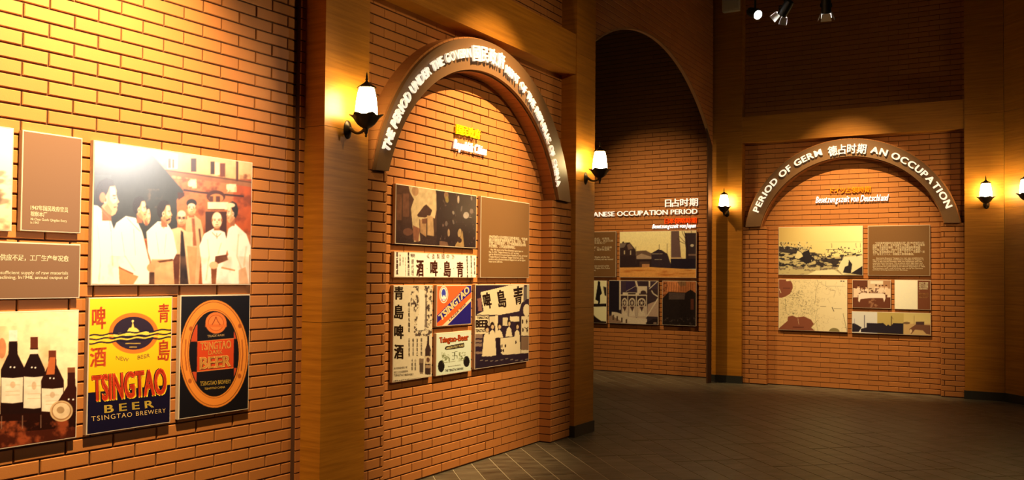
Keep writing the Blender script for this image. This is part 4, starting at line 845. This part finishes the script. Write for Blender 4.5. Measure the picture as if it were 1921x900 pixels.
cv.rect(905, 60, 1035, 500, (110, 84, 70)); cv.poly([(915, 60), (1030, 60), (1065, 495), (905, 500)], (104, 78, 66)); cv.rect(1150, 60, 1320, 110, (236, 206, 140)); cv.rect(1140, 105, 1320, 600, (60, 46, 44)); cv.poly([(1125, 100), (1150, 110), (1200, 560), (1160, 560), (1130, 260)], (56, 40, 36))
for pts in ([(1130, 260), (1060, 180), (1030, 150)], [(1135, 200), (1090, 110), (1080, 70)], [(1130, 280), (1050, 240), (1010, 190)], [(1140, 180), (1110, 60)], [(1225, 60), (1235, 110)]): cv.line(pts, 7, (70, 50, 40))
cv.ell(1240, 305, 28, 22, (200, 180, 140)); cv.rect(1180, 440, 1320, 470, (120, 90, 70)); cv.rect(900, 495, 1085, 520, (206, 166, 110))
cv.poly([(60, 265), (120, 262), (122, 235), (145, 235), (146, 256), (240, 248), (330, 360), (345, 470), (60, 480)], DB); cv.poly([(80, 268), (190, 258), (150, 330), (80, 340)], (120, 100, 80)); cv.poly([(195, 290), (240, 262), (300, 350), (215, 370)], (120, 92, 70)); cv.rect(145, 380, 162, 440, (206, 180, 130)); cv.rect(246, 380, 262, 450, (206, 180, 130))
cv.rect(60, 465, 620, 660, (54, 38, 34)); cv.poly([(345, 390), (500, 380), (575, 420), (620, 440), (620, 500), (345, 500)], (110, 84, 62)); cv.poly([(350, 470), (430, 430), (610, 490), (610, 520), (350, 520)], (170, 140, 104)); cv.poly([(590, 425), (700, 365), (760, 378), (850, 440), (900, 600), (900, 670), (590, 660)], (56, 42, 44)); cv.rect(600, 430, 770, 442, (150, 130, 100)); cv.rect(640, 522, 760, 532, (150, 130, 100)); cv.rect(900, 515, 1320, 680, (40, 32, 38))
for x, y0, y1 in ((716, 285, 650), (842, 270, 480), (340, 320, 600), (905, 70, 500)): cv.line([(x, y0), (x, y1)], 7, (70, 50, 40) if x != 905 else (210, 180, 120))
cv.rect(400, 560, 560, 650, (80, 56, 42)); cv.rect(440, 600, 560, 650, (190, 130, 76)); cv.poly([(60, 655), (590, 650), (1320, 690), (1320, 900), (60, 900)], (222, 152, 70)); cv.splat(cv.nz(200, 26, 4, 6), .5, .75, (170, 90, 34), (60, 690, 1320, 900), .7)
cv.mottle(.12, 16, 16, 12); cv.blur(3)
Panel(FC, PC['c2'], 'sepia street photograph with houses and round tower on the back wall', quad=[(75, 75), (1308, 62), (1303, 825), (70, 815)], cv=cv, res=1.0, gap=.03)
cv = Cv(300, 900, (240, 226, 160)); cv.poly([(90, 90), (110, 85), (130, 110), (130, 160), (160, 300), (130, 330), (130, 430), (120, 470), (90, 470), (95, 430), (45, 400), (60, 300), (80, 170)], (34, 28, 24)); cv.poly([(180, 180), (240, 200), (240, 350), (205, 330)], (60, 50, 40)); cv.rect(0, 470, 300, 520, (36, 28, 22)); cv.poly([(0, 640), (60, 700), (150, 760), (300, 775), (300, 900), (0, 900)], (40, 26, 18)); cv.blur(3)
Panel(FC, PC['c3'], 'pale print with dark robed figure, partly behind the pillar on the back wall', quad=[(-300, 60), (243, 85), (238, 800), (-300, 780)], cv=cv, res=1.0, gap=.03)
cv = Cv(1757, 900, (60, 46, 44)); LC = (214, 190, 146)
cv.rect(285, 90, 455, 620, (38, 30, 34)); cv.rect(455, 90, 480, 560, LC); cv.rect(480, 95, 1085, 310, (70, 52, 56)); cv.rect(560, 100, 700, 262, (60, 44, 60)); cv.poly([(700, 90), (730, 90), (760, 200), (730, 200)], LC); cv.rect(740, 185, 900, 300, LC); cv.rect(780, 95, 930, 180, (60, 44, 44)); cv.rect(925, 95, 950, 200, LC); cv.rect(510, 285, 770, 320, LC); cv.rect(595, 295, 715, 315, DB); cv.ell(840, 290, 46, 40, (70, 50, 44)); cv.line([(560, 270), (720, 180)], 6, LC); cv.line([(910, 250), (1070, 100)], 14, LC)
cv.rect(470, 318, 900, 336, LC); cv.rect(480, 336, 890, 520, (62, 44, 40)); cv.rect(900, 230, 1085, 420, (66, 48, 44)); cv.poly([(910, 470), (1085, 400), (1085, 670), (900, 660)], (180, 146, 112)); cv.line([(970, 250), (1000, 300), (1080, 350)], 18, LC); cv.line([(900, 660), (1080, 370)], 20, LC)
for cx, rx in ((540, 44), (660, 52), (812, 66)):
    cv.ell(cx, 445, rx, 74, LC); cv.ell(cx, 450, rx * .72, 56, (72, 50, 44)); cv.ell(cx, 450, rx * .25, 20, LC)
    for a in (0, 60, 120): cv.line([(cx - rx * .7 * math.cos(math.radians(a)), 450 - 54 * math.sin(math.radians(a))), (cx + rx * .7 * math.cos(math.radians(a)), 450 + 54 * math.sin(math.radians(a)))], 7, LC)
    cv.rect(cx - rx * 1.1, 498, cx + rx * 1.1, 700, (196, 168, 130)); cv.poly([(cx - rx, 660), (cx - 20, 530), (cx + 20, 530), (cx + rx, 660)], LC); cv.poly([(cx - 34, 510), (cx + 34, 510), (cx + 4, 590)], (84, 58, 48))
for x in (590, 728, 892): cv.rect(x - 7, 330, x + 7, 680, LC)
cv.poly([(335, 590), (420, 600), (640, 680), (900, 700), (900, 800), (335, 760)], LC); cv.poly([(285, 660), (335, 650), (520, 760), (285, 790)], (150, 116, 84))
for x in (362, 424, 498, 570): cv.rect(x - 12, 640 + (x - 362) * .32, x + 12, 720 + (x - 362) * .24, (90, 66, 44))
cv.poly([(885, 760), (1000, 700), (1085, 700), (1085, 800), (885, 800)], (44, 32, 28)); cv.ell(1030, 770, 30, 14, (150, 120, 90))
cv.mottle(.15, 14, 14, 5); cv.blur(3)
Panel(FC, PC['c4'], 'photograph of machinery with three spoked wheels on the back wall', quad=[(290, 95), (1080, 95), (1080, 800), (288, 770)], cv=cv, res=1.0, gap=.03)
cv = Cv(1757, 900, (40, 28, 22)); cv.rect(1140, 100, 1700, 420, (176, 104, 54)); cv.poly([(1210, 110), (1400, 110), (1420, 180), (1400, 270), (1210, 280)], (206, 124, 66)); cv.poly([(1380, 120), (1510, 110), (1530, 180), (1430, 190)], (140, 100, 60))
for i in range(14): cv.line([(1180 + i * 38, 110 + random.uniform(0, 30)), (1170 + i * 39, 280)], 5, (90, 48, 28))
cv.splat(cv.nz(30, 30, 4, 9), .52, .7, (80, 44, 28), (1140, 100, 1230, 400), .9); cv.poly([(1145, 390), (1250, 280), (1520, 290), (1600, 240), (1692, 300), (1692, 825), (1145, 800)], (40, 30, 24)); cv.poly([(1250, 290), (1510, 300), (1500, 400), (1250, 400)], (84, 66, 54)); cv.rect(1600, 390, 1650, 560, (110, 56, 36), .8); cv.splat(cv.nz(24, 24, 4, 19), .6, .75, (110, 90, 74), (1150, 680, 1690, 800), .6); cv.mottle(.25, 20, 20, 2); cv.blur(3)
Panel(FC, PC['c5'], 'dark square photograph at the lower right of the back wall', quad=[(1145, 108), (1692, 103), (1692, 825), (1145, 800)], cv=cv, res=1.0, gap=.03)

# --- far arch
cv = Cv(1391, 900, (226, 206, 116)); cv.grad((196, 160, 84), (244, 232, 150), axis=1); cv.rect(40, 310, 1345, 330, (206, 188, 116), .5)
n = cv.nz(60, 22, 5, 51); n2 = cv.nz(34, 30, 5, 52); CRM = (214, 196, 130); INK = (38, 32, 34)
cv.poly([(40, 370), (140, 370), (330, 400), (400, 380), (480, 400), (540, 480), (600, 520), (800, 560), (1040, 540), (1345, 520), (1345, 840), (40, 840)], (188, 168, 108)); cv.splat(n, .48, .55, INK, (40, 480, 1345, 760), .92); cv.splat(n, .56, .62, (150, 128, 90), (40, 700, 1345, 840), .9)
cv.poly([(50, 380), (140, 400), (180, 380), (330, 410), (420, 490), (300, 500), (50, 470)], INK, .85); cv.poly([(440, 470), (520, 440), (550, 530), (600, 560), (610, 600), (480, 660), (400, 600), (330, 590)], INK); cv.poly([(300, 560), (345, 450), (400, 480), (430, 540), (360, 580)], CRM); cv.poly([(720, 620), (800, 580), (1000, 575), (960, 660), (900, 700), (860, 640)], INK, .9)
cv.poly([(1000, 640), (1060, 550), (1345, 530), (1345, 700), (1200, 780), (1040, 820), (960, 740)], (228, 212, 150)); cv.poly([(1130, 590), (1180, 660), (1160, 800), (1040, 790), (1070, 700), (1120, 680)], INK); cv.poly([(1345, 680), (1345, 835), (1160, 800)], INK); cv.poly([(630, 760), (900, 740), (1040, 830), (480, 830)], (232, 214, 150))
r_ = np.random.default_rng(5)
for i in range(150):
    x = r_.uniform(60, 1320); y = (350 if x < 560 else 480) + r_.uniform(-30, 90) + (60 if 560 < x < 780 else 0)
    if x > 780: y = r_.uniform(400, 540)
    cv.ell(x, y, r_.uniform(4, 11), r_.uniform(5, 14), INK if r_.random() < .72 else (220, 200, 140), .9)
cv.line([(790, 440), (1040, 430), (1050, 470)], 7, INK); cv.line([(1050, 525), (1330, 510)], 9, INK)
for x in (866, 1235, 1300): cv.line([(x, 340), (x + 6, 410)], 6, INK, .8)
cv.blur(2)
Panel(FD, PD['d1'], 'yellowed photograph of a rocky shore with many men, upper left in the far arch', quad=[(43, 85), (1340, 75), (1340, 830), (48, 825)], cv=cv, res=1.1)
p = Panel(FD, PD['d2'], 'brown text board beside the rocky shore photograph in the far arch', 'sign'); p.face(BROWNF)
p.text('    "日耳曼啤酒股份公司青岛公司", 是1903年8月15日\n由英德商人合资，在青岛建立了啤酒厂，生产设备和\n原料，全部来自德国，产品为淡色啤酒和黑啤酒，\n年产能力两千吨，1906年在慕尼黑博览会上荣获，\n金奖。青岛啤酒的历史，从此，写下了，光荣的一页\n工厂有员工三十人，由德国人管理和酿造。', R(.08, .325, .915, .595), CREAM, .022, line=.92)
p.text('      Germania-Brauerei Tsingtao Co. Ltd. was established by\nthe German and English merchants in Qingdao on August 15\n1903. It was the first brewery with the equipment and raw\nmaterials from Germany. The products were light beer and\ndark beer. The annual capacity was two thousand tons and it\nwas awarded the gold medal at the Munich Exposition in 1906.\nThe brewery, with a staff of thirty, was run by the Germans\nand their brewing masters from Germany.', R(.08, .635, .925, .905), CREAM, .02, line=.92)
cv = Cv(1088, 900, (238, 214, 148)); cv.grad((226, 200, 134), (244, 224, 166), axis=1); BW = (134, 76, 50)
n = cv.nz(30, 30, 5, 61); m_ = np.abs(n - .5) < .012; sub = np.zeros_like(m_); sub[60:800, 60:620] = True; cv.a[m_ & sub] = (150, 130, 84); n3 = cv.nz(90, 60, 3, 62); m_ = (np.abs(n3 - .5) < .006); sub[:] = False; sub[560:800, 560:1000] = True; sub[100:400, 560:1000] = True; cv.a[m_ & sub] = (170, 146, 100)
cv.splat(cv.nz(12, 12, 3, 63), .6, .68, (96, 84, 56), (200, 220, 380, 350), .8); cv.splat(cv.nz(12, 12, 3, 64), .64, .72, (96, 84, 56), (100, 350, 560, 580), .6); cv.splat(cv.nz(12, 12, 3, 65), .62, .7, (96, 84, 56), (220, 535, 290, 565), .9)
cv.poly([(30, 50), (150, 60), (160, 90), (215, 88), (240, 130), (245, 190), (205, 270), (140, 310), (60, 335), (30, 300)], BW); cv.line([(55, 200), (78, 260)], 8, (236, 214, 150)); cv.line([(55, 332), (80, 330)], 10, (230, 200, 140)); cv.ell(168, 80, 20, 12, (236, 206, 140)); cv.poly([(30, 770), (170, 650), (175, 590), (240, 575), (300, 600), (400, 585), (500, 630), (540, 690), (500, 740), (560, 790), (30, 790)], BW); cv.line([(315, 610), (330, 700)], 5, (226, 190, 140)); cv.ell(825, 800, 75, 55, (140, 124, 74))
cv.rect(243, 732, 400, 742, (80, 40, 30)); cv.rect(105, 186, 210, 196, (100, 56, 40)); cv.line([(588, 70), (605, 130), (570, 220), (560, 400)], 4, (140, 120, 80)); cv.line([(590, 90), (730, 170), (850, 230), (820, 320)], 3, (170, 150, 110)); cv.line([(710, 90), (710, 160), (990, 160)], 3, (150, 140, 110)); cv.line([(950, 540), (1005, 800)], 5, (90, 80, 50)); cv.line([(795, 455), (822, 515)], 9, (60, 46, 36)); cv.line([(630, 444), (712, 448)], 5, (110, 96, 70)); cv.line([(820, 474), (930, 476)], 3, (110, 96, 70)); cv.rect(915, 82, 940, 96, (70, 60, 50)); cv.rect(950, 84, 972, 98, (70, 60, 50)); cv.line([(140, 340), (150, 540), (200, 570)], 4, (110, 100, 66)); cv.line([(760, 212), (835, 222)], 4, (110, 96, 70)); cv.line([(590, 480), (560, 620), (600, 790)], 3, (130, 116, 80)); cv.line([(500, 745), (590, 640)], 5, (150, 120, 70)); cv.blur(2)
Panel(FD, PD['d3'], 'old yellow town map with brown bays, lower left in the far arch', 'map', quad=[(42, 60), (1012, 65), (1008, 805), (42, 775)], cv=cv, res=1.2)
cv = Cv(1238, 900, (108, 60, 38)); cv.rect(280, 85, 500, 250, (232, 200, 150), .9); cv.rect(500, 80, 612, 240, (176, 128, 86)); cv.rect(320, 90, 500, 130, (246, 220, 176)); n = cv.nz(22, 22, 4, 71)
for x, y, c in ((110, 230, 0), (152, 170, 1), (205, 190, 0), (262, 180, 1), (340, 240, 0), (400, 160, 1), (450, 170, 0), (490, 165, 1), (545, 165, 1), (590, 230, 0)):
    cv.poly([(x - 34, y + 90), (x - 20, y + 14), (x + 20, y + 14), (x + 36, y + 90)], (240, 208, 164)); cv.ell(x, y, 14, 20, (214, 164, 116)); cv.ell(x, y - 12, 14, 10, (80, 44, 30))
cv.splat(n, .56, .62, (96, 54, 38), (170, 190, 520, 275), .8); cv.poly([(80, 190), (130, 200), (160, 280), (130, 310), (80, 290)], (240, 206, 160)); cv.poly([(540, 190), (612, 200), (612, 290), (530, 280)], (236, 200, 152)); cv.poly([(150, 280), (190, 262), (500, 262), (530, 280), (535, 330), (515, 390), (498, 330), (330, 328), (180, 345), (165, 390), (148, 370)], (246, 220, 180)); cv.splat(cv.nz(26, 20, 3, 72), .5, .6, (176, 128, 84), (295, 335, 425, 470), .7); cv.blur(2)
Panel(FD, PD['d4'], 'small brown photograph of people round a white-clothed table in the far arch', quad=[(65, 75), (612, 75), (612, 480), (65, 465)], cv=cv, res=1.3)
cv = Cv(1238, 900, (250, 238, 196)); cv.rect(988, 0, 1238, 900, (120, 70, 42)); cv.mottle(.03)
p = Panel(FD, PD['d5'], 'blank cream and brown caption board at the right of the far arch', 'sign', quad=[(662, 70), (1172, 75), (1172, 495), (662, 488)], cv=cv, res=1.2)
p.text('青岛啤酒厂的德国\n管理人员与家属在\n啤酒厂内共进晚餐\n庆祝新年的到来了\n。', R(1008, 104, 1138, 235), CREAM, .04, line=.95); p.text('German managers of the\nbrewery and families had\nsupper in the brewery to\ncelebrate the new year', R(1008, 254, 1142, 330), ink((206, 160, 110)), .01, line=.95)
cv = Cv(1238, 900, (206, 184, 112)); cv.rect(0, 500, 418, 900, (226, 218, 210)); cv.rect(418, 500, 790, 900, (196, 170, 92)); cv.grad((206, 184, 106), (226, 196, 120), (790, 500, 1238, 720)); NV = (44, 38, 44)
cv.poly([(60, 690), (100, 685), (150, 710), (200, 740), (160, 800), (60, 800)], NV); cv.rect(234, 572, 246, 745, (110, 100, 94)); cv.line([(101, 620), (101, 700)], 5, (130, 120, 116)); cv.poly([(270, 680), (420, 685), (500, 680), (550, 720), (570, 700), (600, 720), (640, 690), (640, 682), (785, 684), (785, 835), (190, 805), (190, 760), (270, 740)], NV); cv.rect(610, 585, 622, 720, (90, 70, 40)); cv.line([(622, 600), (645, 630)], 4, (90, 70, 40))
cv.rect(790, 690, 1175, 860, (206, 168, 104)); cv.ell(830, 680, 50, 16, (120, 92, 60)); cv.rect(932, 580, 940, 700, (150, 120, 80)); cv.rect(960, 662, 1080, 740, (80, 56, 50)); cv.poly([(870, 760), (960, 700), (1175, 710), (1175, 840), (1110, 830), (1060, 780), (950, 770), (900, 830), (870, 800)], (120, 78, 54)); cv.ell(890, 790, 18, 26, (226, 190, 130)); cv.blur(2)
Panel(FD, PD['d6'], 'long panoramic photograph of factory chimneys, lowest in the far arch', quad=[(62, 520), (1172, 545), (1175, 855), (62, 815)], cv=cv, res=1.2)
